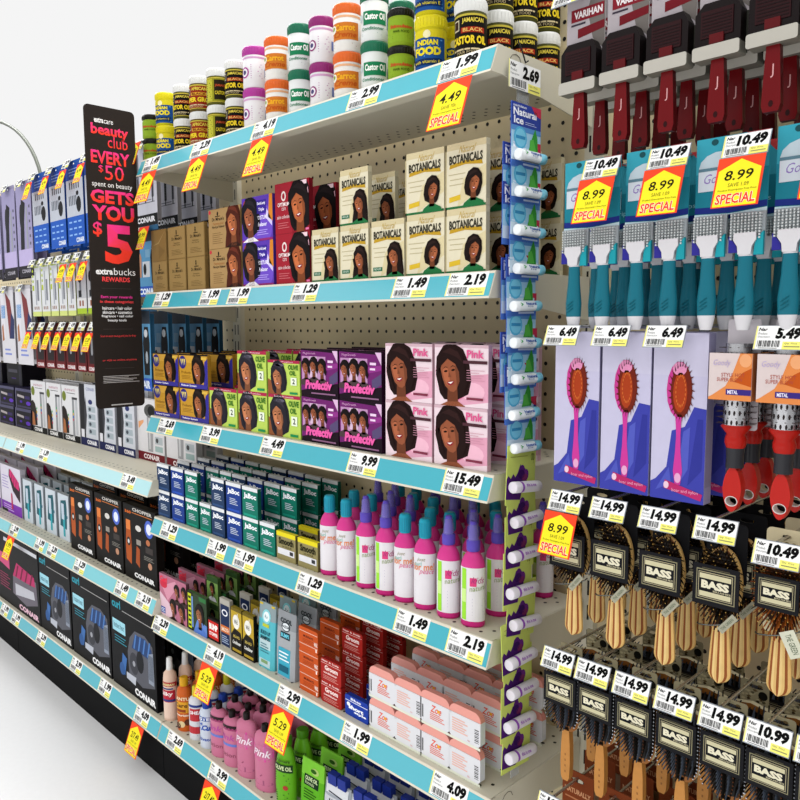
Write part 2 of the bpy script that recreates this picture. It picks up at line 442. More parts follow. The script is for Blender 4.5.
for i, (px, py, pr) in enumerate([(17, 448, '1.99'), (40, 455, '1.39'), (122, 480, '3.49')]):
    shelf_tag(px, py, ZL['a'], pr, 'on the upper left deck rail, %s from the left' % ORD[i])
for i, (px, py, pr) in enumerate([(11, 530, '2.99'), (36, 545, '1.99'), (48, 550, '2.39'), (75, 565, '1.29'), (116, 586, '1.49'), (137, 600, '2.19')]):
    shelf_tag(px, py, ZL['b'], pr, 'on the middle left shelf rail, %s from the left' % ORD[i])
for px, py, z, pr, wh in [(143.5, 172, ZS[0], '4.49', 'beside the black sign under the 1.49 tag'), (192, 155, ZS[0], '4.49', 'below the red-labelled jars'),
                          (253, 137, ZS[0], '4.49', 'below the magenta-lidded jars'), (438.7, 85, ZS[0], '4.49', 'under the top rail, nearest the mint balm cards'),
                          (203, 665, ZS[4], '5.29', 'over the peach and orange bottles'), (275, 707, ZS[4], '5.29', 'between the pink and green bottles'),
                          (133, 722, ZL['c'], '2/7.49', 'hanging over the black kick plate'), (206, 785, ZS[5], '2/7.49', 'under the 3.99 tag at the frame bottom'),
                          (9, 540, ZL['b'], '1.99', 'at the left frame edge over a pink box')]:
    special_shelf(at(px, py, -.02).x, z, pr, wh)

# ------------------------------------------------------------------ the black sign standing out from the shelving
def make_sign():
    e = empty('aisle_sign'); place(e, (-.012, 0, 0))
    y0, y1, z0, z1 = -.148, -.011, 1.107, 1.9; r = .012
    pts = []
    for cy, cz, a0 in ((y1-r, z1-r, 0), (y0+r, z1-r, 90), (y0+r, z0+r, 180), (y1-r, z0+r, 270)):
        for k in range(5):
            a = math.radians(a0+k*22.5); pts.append((cy+r*cos(a), cz+r*sin(a)))
    n = len(pts); m_ = MB()
    v = [(0, y, z) for y, z in pts]+[(-.003, y, z) for y, z in pts]
    m_.add(v, [tuple(range(n)), tuple(range(2*n-1, n-1, -1))]+[(i, i+n, (i+1) % n+n, (i+1) % n) for i in range(n)], 0x2c2623)
    F = Face(m_, y1-y0, z1-z0, flatx(0, y0, z0))
    pk, rd, wh = 0xf0409a, 0xf4484a, 0xf2efee
    def grad(t, a, b, c, d, bold=.02):     # lettering printed magenta above fading to red below
        vs, fs, ar = textdata(t, bold)
        p1, p2 = rgb(0xf23a9c), rgb(0xf5402f)
        V = [F.P(a+(c-a)*x, b+(d-b)*y, 2) for x, y in vs]
        cols = []
        for f in fs:
            yy = sum(vs[k][1] for k in f)/len(f); cols.append(tuple(p2[i]+(p1[i]-p2[i])*min(1, max(0, yy*1.3-.45)) for i in range(3))+(1,))
        m_.add(V, fs, cols)
    F.text('extra', .19, .946, .37, .962, wh, bold=.03); F.text('care', .38, .946, .56, .958, wh)
    grad('beauty', .12, .898, .86, .943, .03); grad('club', .44, .87, .84, .908, 0)
    grad('EVERY', .1, .815, .87, .857, .03); grad('$', .24, .785, .33, .81, 0); grad('50', .36, .764, .74, .812, 0)
    F.text('spent on beauty', .1, .735, .9, .757, wh)
    grad('GETS', .06, .686, .93, .73, .04); grad('YOU', .08, .629, .92, .68, .04)
    grad('$', .08, .575, .26, .624, .02); grad('5', .3, .488, .86, .618, .04)
    F.text('extra', .1, .451, .44, .47, wh, bold=.035); F.text('bucks', .46, .451, .9, .474, wh)
    F.text('REWARDS', .22, .428, .78, .444, rd, bold=.03)
    F.text('Earn your rewards', .18, .37, .82, .382, pk, bold=.02); F.text('in these categories:', .16, .354, .84, .366, rd, bold=.02)
    F.text('haircare • hair color', .2, .334, .8, .345, wh, bold=.02); F.text('skincare • cosmetics', .2, .32, .8, .331, wh, bold=.02)
    F.text('fragrance • nail color', .18, .306, .82, .317, wh, bold=.02); F.text('beauty tools', .3, .292, .68, .303, wh, bold=.02)
    F.text('Scan to start saving and join for free', .14, .24, .86, .249, rd)
    F.text('or visit us online anytime', .16, .158, .86, .167, rd)
    F.lines(.16, .085, .9, .112, 5, 0xc9c4c2, 2, .3); F.rect(.3, .008, .74, .012, 0xb9b4b2)
    for v in (.405, .268, .135): F.rect(.2, v, .8, v+.0008, 0x4c4643)
    obj('sign_board', m_, M_CARD, e)
    b = MB(); b.box(-.006, .003, -.0125, -.0095, 1.73, 1.79, 0x37332f)
    obj('mounting_clip', b, M_PLAST, e)
    tag(e, 'tall black beauty club sign with pink and red lettering, jutting from the shelving', 'sign')
make_sign()
m_ = MB(); pts = []
for k in range(13):
    a = k/12; pts.append((-2.36+.83*a**.62*1.0, DEPTH-.018, 2.36-.4*a**2.1))
m_.tube([(-1.47, DEPTH-.018, 1.75)]+[(-1.47-(1-cos(t))*1.0, DEPTH-.018, 1.87+.48*sin(t)) for t in [i*.1 for i in range(14)]], .008, 0x5c6056, 8)
tag(obj('curved_rod', m_, M_METAL), 'grey curved rod arching above the far left pegboard', 'rod')

# ------------------------------------------------------------------ hooks with price plates
def hook(X, z, price, label, Yf=0.0, short=False):
    def fn():
        a = MB(); L = DEPTH-.006-Yf
        a.tube([(0, .008, .0), (0, L-.012, .0), (0, L, .0)], .0024, 0xc4c6c4); a.box(-.009, .009, L-.004, L-.0005, -.02, .03, 0x9a9a96)
        p = MB(); w_, h_ = .057, .03
        f = lambda u, v, l: (u-w_/2+.003, .0035-.0125*(1-v/h_)-l*LAY, v-h_+.002)
        p.add([f(0, 0, 0), f(w_, 0, 0), f(w_, h_, 0), f(0, h_, 0), f(0, 0, -8), f(w_, 0, -8), f(w_, h_, -8), f(0, h_, -8)],
              [(0, 1, 2, 3), (7, 6, 5, 4), (0, 4, 5, 1), (1, 5, 6, 2), (2, 6, 7, 3), (3, 7, 4, 0)], 0x9aa0a8)
        F = Face(p, w_*.98, h_*.94, lambda u, v, l: f(u+.0006, v+.0012, l)); price_art(F, price, 1)
        return [('wire', a, M_WIRE), ('price_plate', p, M_GLOSS)] if price else [('wire', a, M_WIRE)]
    inst(('hook', price, round(Yf, 3)), 'peg_hook', fn, (X, Yf, z), label, 'hook', 'wire peg hooks with price plates')
def special_hook(X, Y, z, price, label):
    inst(('sph', price), 'special_offer_tag', special_mesh(price, .057, .063, .021), (X+.003, Y, z-.0042), label, 'sale tag', 'special tags on peg hooks')

# ------------------------------------------------------------------ boxed goods
def bx(w_, h_, d, art, side, top=None, material=None):
    def fn():
        m_ = MB(); m_.box(-w_/2, w_/2, 0, d, 0, h_, side, top=top or side)
        F = Face(m_, w_, h_, flat(0, -w_/2, 0)); art(F)
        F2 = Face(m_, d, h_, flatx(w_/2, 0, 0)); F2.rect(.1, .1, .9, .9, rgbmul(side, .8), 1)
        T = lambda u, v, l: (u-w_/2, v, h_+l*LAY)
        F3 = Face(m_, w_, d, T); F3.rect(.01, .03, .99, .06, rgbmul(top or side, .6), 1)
        return m_, material or M_GLOSS
    return fn
def a_goldsmall(F):
    F.rect(.03, .02, .97, .98, 0x94794a, 1)
    F.ell(.5, .86, .03, .04, 0x1c140a, 2); F.poly([(.46, .82), (.54, .82), (.5, .7)], 0x1c140a, 2); F.rect(.4, .7, .64, .725, 0x1c140a, 2)
    F.text("Dr. Miracle's", .22, .58, .8, .68, 0x20160a, 2, bold=.02); F.text('Intensive', .34, .47, .68, .52, 0x3a2a14, 2); F.text('Hair Repair', .3, .4, .72, .45, 0x3a2a14, 2)
    F.lines(.2, .12, .85, .3, 4, 0x5b4524, 2, .25)
def a_goldwoman(F):
    F.rect(.01, .01, .99, .99, 0xa58557, 1)
    F.woman(.78, .6, .78, hair=0x4a1f14, skin=0xa8613c, top=0x2a1712, style='long')
    F.ell(.3, .9, .02, .03, 0x1c140a, 2); F.rect(.22, .8, .38, .82, 0x1c140a, 2); F.poly([(.27, .88), (.33, .88), (.3, .8)], 0x1c140a, 2)
    F.text("Dr. Miracle's", .12, .7, .5, .79, 0x20160a, 2, bold=.02); F.text('Thermalceutical', .14, .6, .48, .66, 0x9a5a22, 2); F.text('No-Lye Relaxer', .12, .5, .52, .58, 0x20160a, 2, bold=.02)
    F.lines(.12, .12, .45, .42, 6, 0x7a5f38, 2, .3); F.ell(.05, .93, .035, .05, 0xc23040, 2)
def a_purple(F):
    F.rect(0, 0, 1, 1, 0x5a3aa8, 1); F.ell(.62, .35, .38, .5, 0x6d4cc0, 1.5); F.poly([(.86, .5), (1, .4), (1, 1), (.9, 1)], 0xd0802c, 2)
    F.poly([(.82, .7), (.98, .4), (.98, .3), (.78, .5)], 0xcfc4ea, 2)
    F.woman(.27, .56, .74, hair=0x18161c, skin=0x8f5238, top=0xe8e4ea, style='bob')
    F.rect(.5, .6, .8, .9, 0x3a2890, 3); F.text('Dark & Lovely', .52, .78, .78, .86, 0xf2eeff, 4, bold=.03); F.text('Triple', .56, .64, .74, .73, 0xe8e0ff, 4, bold=.03)
    F.text('MOISTURE', .48, .47, .84, .56, 0xf2eeff, 3, bold=.02); F.text('Relaxer', .54, .32, .82, .41, 0xf2eeff, 3, bold=.02); F.lines(.5, .12, .86, .26, 3, 0xb8a6ea, 3, .3)
    F.rect(0, 0, 1, .05, 0x8c2a6c, 3); F.ell(.12, .88, .06, .06, 0x8a3a3a, 4)
def a_red(F):
    F.rect(0, 0, 1, 1, 0x8c1a28, 1); F.rect(0, 0, .5, 1, 0x9c2230, 1.5)
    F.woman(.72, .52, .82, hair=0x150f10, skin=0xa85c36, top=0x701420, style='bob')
    F.ell(.26, .74, .07, .1, 0xe8d8d4, 3); F.ell(.26, .74, .04, .06, 0x9c2230, 4); F.text('OPTIMUM', .08, .54, .42, .62, 0xf0e2e0, 3, bold=.02); F.text('care', .2, .46, .32, .52, 0xe8caca, 3)
    F.text('salon collection', .06, .3, .44, .37, 0xe8caca, 3, bold=.01); F.lines(.08, .1, .42, .24, 3, 0xc46a70, 3, .3)
    F.rect(.78, .9, .94, .98, 0xe6c9d0, 6); F.poly([(.92, .72), (.97, .84), (.99, .72)], 0xf0b8c8, 6); F.rect(.9, .02, .99, .06, 0xe070a0, 6)
def botan(style):
    def a(F):
        F.rect(0, 0, 1, 1, 0xd9d1b6, 1); F.poly([(.3, .02), (1, .3), (1, .62), (.45, .45)], 0xd3c69c, 1.5); F.rect(.0, .0, .03, 1, 0xb8ab84, 2); F.rect(0, 0, 1, .035, 0x2c6a3e, 2)
        F.rect(0, .9, 1, 1, 0xcdbf98, 2); F.text('Natural', .36, .84, .74, .95, 0xb89a4a, 3, shear=.4)
        F.poly([(.1, .62), (.5, .66), (.92, .62), (.9, .68), (.5, .72), (.12, .68)], 0xb8922a, 3)
        F.text('BOTANICALS', .1, .68, .92, .82, 0x3b382c, 4, bold=.04)
        F.rect(.08, .52, .5, .535, 0xb5aa88, 2); F.rect(.12, .44, .44, .455, 0xb5aa88, 2); F.rect(.1, .36, .46, .375, 0xb5aa88, 2)
        if style: F.rect(.08, .12, .36, .19, 0x2f6a4c, 3); F.text('NO-LYE', .12, .14, .32, .175, 0xe8f0e4, 4)
        else: F.poly([(.1, .1), (.38, .13), (.38, .21), (.1, .18)], 0xd2b032, 3)
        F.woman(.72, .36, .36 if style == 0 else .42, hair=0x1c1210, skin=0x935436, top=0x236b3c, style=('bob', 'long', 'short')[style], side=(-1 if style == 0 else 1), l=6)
    return a
def botan2(F):
    botan(0)(F)
def a_gold7(F):
    F.rect(0, 0, 1, 1, 0xc08f2e, 1); F.rect(0, .75, 1, .97, 0xcf9f40, 1.5); F.rect(0, .97, 1, 1, 0x14101a, 2)
    F.poly([(.86, .1), (1, .0), (1, .9), (.9, .8)], 0x37318e, 2)
    F.woman(.66, .56, .76, hair=0x1c1512, skin=0x9a5c3a, top=0xb8862c, style='bob')
    F.ell(.13, .76, .13, .2, 0x2e2a7c, 3)
    for k in range(3): F.poly([(.05+k*.06, .86), (.1+k*.06, .86), (.1+k*.06, .66)], 0xe4cf74, 4)
    F.text('Profectiv', .08, .42, .42, .5, 0x7a5212, 3); F.lines(.08, .25, .45, .38, 3, 0x936a1e, 3, .35)
    F.rect(.0, .0, 1, .13, 0x3a348c, 7); F.text('Relaxer System', .08, .03, .62, .1, 0xe8e4f6, 8, bold=.03); F.rect(.8, .86, .98, .94, 0xd9b34c, 7)
def a_olive(F):
    F.rect(0, 0, 1, 1, 0xb6cf5c, 1); F.rect(0, .92, 1, 1, 0xa8284a, 2); F.text('Built-In Protection', .2, .94, .8, .98, 0xf0d8dc, 3)
    F.poly([(0, 0), (.42, 0), (.3, .3), (0, .45)], 0x8a5230, 1.5)
    F.woman(.33, .5, .8, hair=0x25222a, skin=0xa86a48, top=0x8a5230, style='bob')
    F.ell(.4, .86, .14, .04, 0x5c5866, 8)
    F.text('OLIVE', .66, .74, .97, .88, 0x2d6c1c, 8, bold=.03); F.text('OIL', .7, .58, .9, .71, 0x2d6c1c, 8, bold=.03)
    F.rect(.74, .3, .92, .52, 0xe4ecd6, 8); F.text('2', .79, .34, .87, .48, 0x1c1c1c, 9, bold=.02); F.rect(.7, .04, .94, .1, 0x1f8a50 if True else 0, 8)
def a_profect(F):
    F.rect(0, 0, 1, 1, 0x1c0f1a, 1); F.poly([(0, .1), (1, .3), (1, .92), (0, .97)], 0x6c2468, 2); F.rect(.03, .34, .68, .84, 0xb98ab4, 3)
    F.rect(.25, .4, .45, .84, 0xd2b4cc, 4)
    for i, x in enumerate((.14, .36, .58)):
        F.woman(x, .6+.03*(i == 1), .36, hair=0x140d0e, skin=0x8a4e34, top=0x4a3a3c, style='short', l=5)
    F.rect(.74, .72, .88, .77, 0xe6c8e4, 4); F.rect(.74, .62, .86, .66, 0xe6c8e4, 4); F.poly([(.68, .55), (1, .62), (1, .72), (.68, .68)], 0x8c3484, 3)
    F.poly([(.86, .97), (1, .97), (1, .72)], 0xd8b4d4, 4); F.poly([(.8, .22), (1, .35), (1, .56), (.78, .42)], 0x55486e, 4)
    F.text('Profectiv', .14, .14, .86, .34, 0xe65ca4, 10, bold=.06, shear=.15); F.text('MegaGrowth', .08, .87, .42, .93, 0xd8a0cc, 10)
    F.lines(.3, .03, .95, .09, 1, 0x8a6080, 10, .5)
def a_pink(F):
    F.rect(0, 0, 1, 1, 0xe2cdd4, 1); F.poly([(.4, 0), (1, .1), (1, .55), (.55, .5)], 0xd89cb2, 1.5); F.ell(.72, .25, .22, .15, 0xe6b2c4, 1.8); F.rect(0, .95, 1, 1, 0xc8a8b2, 2)
    F.ell(.35, .52, .34, .46, 0xd76a94, 2.5); F.ell(.34, .52, .325, .45, 0xe2cdd4, 2.7)
    F.woman(.33, .55, .76, hair=0x20100f, skin=0x8f5036, top=0x8f5036, style='bob', l=3)
    F.text('Pink', .62, .79, .93, .92, 0xd85a8c, 9, bold=.03); F.rect(.56, .7, .99, .75, 0x4c2c34, 9)
    F.lines(.62, .42, .95, .62, 5, 0xc68c9e, 9, .2); F.rect(.62, .12, .92, .16, 0x7c3448, 9)
def a_booklet(F):
    F.rect(0, 0, 1, 1, 0xb06a80, 1); F.poly([(0, .55), (.45, .3), (.62, .0), (0, .0)], 0xd8b8c4, 1.5); F.poly([(.1, .7), (.6, .95), (.7, .85), (.3, .4)], 0xcf8ea2, 2)
    F.text('Curl', .03, .82, .3, .95, 0xe23048, 4, bold=.05); F.ell(.16, .77, .14, .1, 0xc42c44, 3)
    F.rect(.03, .05, .2, .2, 0x2c4c9c, 3); F.lines(.04, .07, .19, .18, 3, 0xdfe6f4, 4)
    for x, y, t in ((.66, .72, .3), (.92, .74, .3), (.5, .3, .36), (.82, .28, .38)):
        F.woman(x, y, t, hair=0x1a1311, skin=0x8a5236, top=0x3a2a28, style='short', l=5)
def a_booklet2(F):
    F.rect(0, 0, 1, 1, 0x30402c, 1); F.rect(0, 0, .3, 1, 0x202a1c, 2)
    F.rect(.03, .05, .2, .95, 0xc3cf24, 3)
    for k in range(7): F.rect(.05, .1+k*.12, .18, .16+k*.12, 0x232a10, 4)
    F.rect(.22, .1, .3, .9, 0x6a8ac0, 3); F.poly([(.3, 0), (1, 0), (1, .3), (.5, .35)], 0x5f82c6, 3)
    F.woman(.64, .5, .5, hair=0x181210, skin=0x8e5a3c, top=0x4f74c0, style='short', l=5)
    F.rect(.62, .86, .98, .97, 0x2f6e3a, 4)
def a_bump(F):
    F.rect(0, 0, 1, 1, 0x14100f, 1); F.rect(.05, .1, .95, .9, 0xc4251f, 2); F.text('BUMP', .12, .5, .88, .78, 0xf6f0ec, 3, bold=.06); F.text('STOPPER', .12, .24, .88, .4, 0xf6f0ec, 3, bold=.03)
def a_coat(F):
    F.rect(0, 0, 1, 1, 0x6f8f4a, 1); F.rect(0, .8, 1, 1, 0x2e4a24, 2); F.woman(.5, .55, .42, hair=0x15100e, skin=0x7c4a30, top=0xe8e8ea, style='short', l=3)
def a_bluebox(F):
    F.rect(0, 0, 1, 1, 0xa8a49a, 1); F.rect(.06, .03, .94, .88, 0x1c2a4c, 2); F.rect(.06, .3, .94, .45, 0xc8682a, 3); F.ell(.5, .72, .3, .07, 0xe8e8ee, 3); F.ell(.5, .72, .2, .045, 0x1c2a4c, 4)
    F.text('SMOOTH', .15, .33, .85, .41, 0xf4e4d0, 4, bold=.02); F.lines(.15, .08, .85, .25, 4, 0x9cacc8, 3, .4)
def a_blackgold(F):
    F.rect(0, 0, 1, 1, 0x17140e, 1); F.poly([(0, .4), (.3, .55), (.9, .5), (1, .35), (1, 1), (0, 1)], 0xb79a2e, 2); F.rect(0, .93, 1, 1, 0x6a5a1c, 3)
    F.ell(.48, .7, .32, .16, 0xe8e6dc, 3); F.text('Wd', .3, .65, .62, .75, 0x3a3a3a, 4, bold=.02); F.rect(.6, .66, .66, .9, 0xdad8cc, 4)
    F.text('BEARD', .2, .34, .8, .4, 0xd8c060, 3); F.text('Conditioner', .12, .2, .88, .28, 0xf0f0ea, 3, bold=.02, shear=.3); F.rect(.08, .04, .92, .1, 0xa88c2c, 3)
def a_gel(F):     # sachet cartons with white cap edge
    pass
def gelart(body, name='JaBoc'):
    def a(F):
        F.rect(0, 0, 1, .88, body, 1); F.rect(0, .88, 1, 1, 0xdcdee0, 2)
        F.text('JaBoc', .1, .58, .92, .8, 0xf0f3f8, 3, bold=.04)
        F.lines(.24, .26, .8, .5, 4, 0xc0cad8, 3, .4); F.rect(.1, .05, .9, .12, rgbmul(body, 1.8), 3)
    return a
def a_yellow(F):
    F.rect(0, 0, 1, 1, 0x8e8458, 1); F.rect(0, .84, 1, 1, 0xe0cf24, 2); F.text('Smooth', .12, .56, .9, .8, 0x24220e, 3, bold=.05); F.rect(.06, .2, .94, .42, 0xdcdce0, 3); F.text('24 HOUR', .3, .46, .8, .53, 0x2a2712, 3)
    F.rect(.7, .25, .88, .38, 0x3a3a3e, 4)
def a_curl(F):
    F.rect(0, 0, 1, 1, 0x0f0f11, 1); F.text('curl', .04, .86, .24, .95, 0x2a98ac, 2, bold=.03); F.lines(.28, .85, .95, .87, 1, 0x9a9a9a, 2)
    F.poly([(.04, .6), (.34, .6), (.34, .73), (.04, .73)], 0x9ad0de, 2); F.text('Instant heat', .07, .64, .31, .7, 0x245a6c, 3); F.lines(.08, .48, .36, .57, 3, 0x2f8ea2, 2, .3)
    F.poly([(.4, .22), (.38, .45), (.44, .62), (.56, .72), (.78, .73), (.94, .66), (.97, .24), (.7, .16)], 0x55565e, 2)
    F.poly([(.48, .52), (.56, .68), (.78, .7), (.92, .62), (.92, .5), (.7, .52)], 0x26406e, 3)
    for k in range(4): F.poly([(.52+k*.1, .53), (.55+k*.1, .53), (.6+k*.1, .69), (.57+k*.1, .69)], 0x4a76b4, 4)
    F.poly([(.84, .26), (.95, .26), (.95, .6), (.84, .56)], 0x8b93a2, 4)
    for k in range(5): F.rect(.85+k*.02, .3, .86+k*.02, .56, 0x3c4452, 5)
    F.ell(.52, .36, .1, .12, 0x3a3b42, 3); F.ell(.52, .36, .03, .03, 0x9a9ca4, 4, circ=True); F.ell(.66, .42, .08, .12, 0x1a1b20, 4)
    F.poly([(.22, .2), (.3, .16), (.36, .36), (.26, .4)], 0x3c68a4, 4); F.poly([(.34, .15), (.54, .13), (.56, .22), (.34, .22)], 0xb4b8c2, 4); F.ell(.24, .22, .06, .07, 0x2f568e, 5)
    F.text('CONAIR', .52, .035, .97, .11, 0xeeeeee, 2, bold=.05)
def a_curlpink(F):
    F.rect(0, 0, 1, 1, 0x0f0f11, 1); F.rect(.2, .88, .98, .93, 0xc9ccd2, 2); F.poly([(.02, .55), (.32, .5), (.32, .68), (.02, .7)], 0xc24a78, 2)
    F.poly([(.38, .2), (.4, .45), (.6, .62), (.94, .55), (.96, .25), (.7, .14)], 0x66606a, 2); F.poly([(.4, .45), (.5, .66), (.9, .6), (.92, .48), (.7, .46)], 0xb32a62, 3)
    for k in range(4): F.poly([(.46+k*.11, .46), (.49+k*.11, .46), (.55+k*.11, .63), (.52+k*.11, .63)], 0x701438, 4)
    F.poly([(.45, .2), (.9, .3), (.88, .4), (.45, .36)], 0xb8b8c0, 3); F.lines(.06, .2, .32, .42, 6, 0x983058, 2, .3)
    F.text('CONAIR', .52, .035, .97, .11, 0xe2b8c8, 2, bold=.05)
def a_chopper(F):
    F.rect(0, 0, 1, 1, 0x100e0d, 1); F.text('CHOPPER', .3, .93, .9, .975, 0xc8c4be, 2, bold=.03); F.text('360', .05, .88, .25, .92, 0xd86a24, 2, bold=.03); F.rect(.28, .9, .9, .91, 0xc07038, 2)
    F.poly([(.06, .25), (.22, .2), (.24, .4), (.22, .66), (.08, .66), (.05, .45)], 0xa84e1c, 2); F.rect(.08, .66, .22, .79, 0xd8793a, 3); F.ell(.15, .5, .06, .06, 0x24211f, 3); F.ell(.15, .5, .03, .03, 0xd0d0d0, 4)
    F.ell(.8, .76, .13, .06, 0x4a64c0, 3, circ=True); F.ell(.8, .76, .08, .04, 0xdde2f2, 4, circ=True)
    F.ell(.47, .72, .09, .04, 0xd0cdc8, 3); F.rect(.4, .5, .54, .57, 0x8e8880, 3)
    F.poly([(.36, .25), (.48, .2), (.5, .45), (.4, .48)], 0x9c4a20, 3); F.ell(.76, .58, .06, .04, 0xb06a44, 3); F.rect(.68, .44, .9, .52, 0x3a3432, 3); F.ell(.8, .28, .06, .045, 0xb48468, 3)
    F.lines(.62, .34, .92, .4, 3, 0x8c8880, 2, .3)
    F.text('CONAIR', .3, .05, .92, .115, 0xececec, 3, bold=.05)
def a_pinkpack(F):
    F.rect(0, 0, 1, 1, 0xd2cdda, 1); F.rect(0, .0, 1, .22, 0x7a34a8, 2); F.lines(.1, .04, .6, .18, 3, 0xc8a8e0, 3, .4); F.rect(0, 0, .3, .06, 0x222226, 3)
    F.poly([(.45, .95), (.9, .72), (.96, .6), (.94, .3), (.6, .5), (.42, .8)], 0x26181f, 3); F.poly([(.5, .95), (.92, .72), (.92, .55), (.7, .6), (.46, .82)], 0xc8286c, 4)
    for k in range(3): F.poly([(.54+k*.1, .7-k*.06), (.56+k*.1, .7-k*.06), (.62+k*.1, .88-k*.06), (.6+k*.1, .88-k*.06)], 0x5c1034, 5)
    F.poly([(.5, .1), (.58, .1), (.56, .42), (.5, .45)], 0xb8305c, 5); F.lines(.06, .5, .4, .8, 5, 0x9a8cc0, 2, .3)
def a_teal(F):
    F.rect(0, 0, 1, 1, 0xc3ccd4, 1); F.rect(0, 0, .12, 1, 0x4a5258, 2); F.poly([(.25, .3), (.35, .85), (.8, .9), (.85, .72), (.8, .25)], 0x1c5560, 2)
    F.rect(.5, .08, .66, .56, 0x2f9aa6, 3); F.rect(.4, .45, .62, .8, 0xb8c6d4, 4); F.rect(.82, .5, .9, .56, 0x2a6a80, 3)
def a_darkbox(F):
    F.rect(0, 0, 1, 1, 0x0c0818, 1); F.rect(.0, .86, 1, 1, 0x4c4a66, 2); F.rect(0, 0, .06, 1, 0x56546c, 2); F.poly([(.12, .58), (.55, .52), (.55, .64), (.12, .7)], 0xa8a0a4, 2); F.rect(.6, .5, .9, .66, 0x2e2258, 2)
    F.ell(.8, .3, .14, .1, 0x5a30b0, 2); F.ell(.35, .34, .08, .06, 0x442096, 2); F.rect(.1, .05, .95, .14, 0x34304e, 2)
def a_dryer(F):
    F.rect(0, 0, 1, 1, 0xd6d4d6, 1); F.rect(0, 0, 1, .14, 0x6d1c24, 2); F.text('CONAIR', .22, .03, .82, .11, 0xf0e4e4, 3, bold=.04)
    F.ell(.5, .82, .22, .11, 0x50504f, 2); F.ell(.55, .82, .13, .08, 0x1c1c1c, 3); F.poly([(.4, .16), (.58, .16), (.62, .75), (.38, .75)], 0x9a9a9c, 2); F.rect(.44, .2, .5, .7, 0xc4c4c6, 3)
    F.rect(.66, .5, .94, .6, 0xaeb6ba, 2); F.rect(.66, .3, .94, .42, 0xaeb6ba, 2); F.rect(.66, .18, .94, .27, 0x9ab0ae, 2); F.ell(.74, .36, .05, .04, 0x4a4a4c, 3); F.poly([(.05, .5), (.25, .62), (.25, .66), (.05, .62)], 0xe0a070, 2)
def a_navy(F):
    F.rect(0, 0, 1, 1, 0xc9ccd4, 1); F.rect(0, .0, 1, .13, 0x1e2450, 2); F.text('CONAIR', .36, .03, .92, .1, 0xf0f0f6, 3, bold=.05); F.rect(0, .13, .3, 1, 0x202024, 2); F.rect(.04, .13, .22, .26, 0xdcdce2, 3)
    F.ell(.62, .72, .12, .04, 0x2c3468, 3)
    for k in range(4): F.rect(.46, .2+k*.12, .88, .29+k*.12, 0xa4b0b8, 2); F.ell(.58, .245+k*.12, .07, .03, 0x444a54, 3)
    F.text('CONAIR', .4, .9, .86, .95, 0x6a72a0, 3); F.poly([(.24, .2), (.3, .2), (.4, .5), (.34, .8), (.26, .6)], 0x3a3a40, 3)
def a_straight(F):
    F.rect(0, 0, 1, 1, 0xd8d8da, 1); F.rect(0, 0, 1, .12, 0x111113, 2); F.text('CONAIR', .14, .025, .7, .1, 0xf0f0f0, 3, bold=.05)
    F.text('INFINITI', .2, .9, .8, .94, 0xb06a80, 2); F.rect(.3, .86, .8, .87, 0x222222, 2); F.ell(.14, .8, .12, .08, 0x6d7a28, 3, circ=True)
    F.poly([(0, .12), (.36, .14), (.34, .42), (.24, .56), (.1, .62), (0, .6)], 0x1e1512, 2); F.poly([(.0, .13), (.22, .13), (.16, .36), (.05, .4)], 0xa66840, 3)
    F.rect(.6, .1, .72, .76, 0x8e9094, 3); F.rect(.6, .76, .9, .8, 0x3a3a3e, 3); F.rect(.78, .14, .9, .76, 0xb9bbc0, 3)
    for i, c in enumerate((0xc83a5c, 0x3a66c8, 0xd8b83a, 0x3aa86a)): F.ell(.66, .4+i*.05, .03, .03, c, 4, circ=True); F.ell(.36, .26+i*.07, .03, .02, c, 4, circ=True)

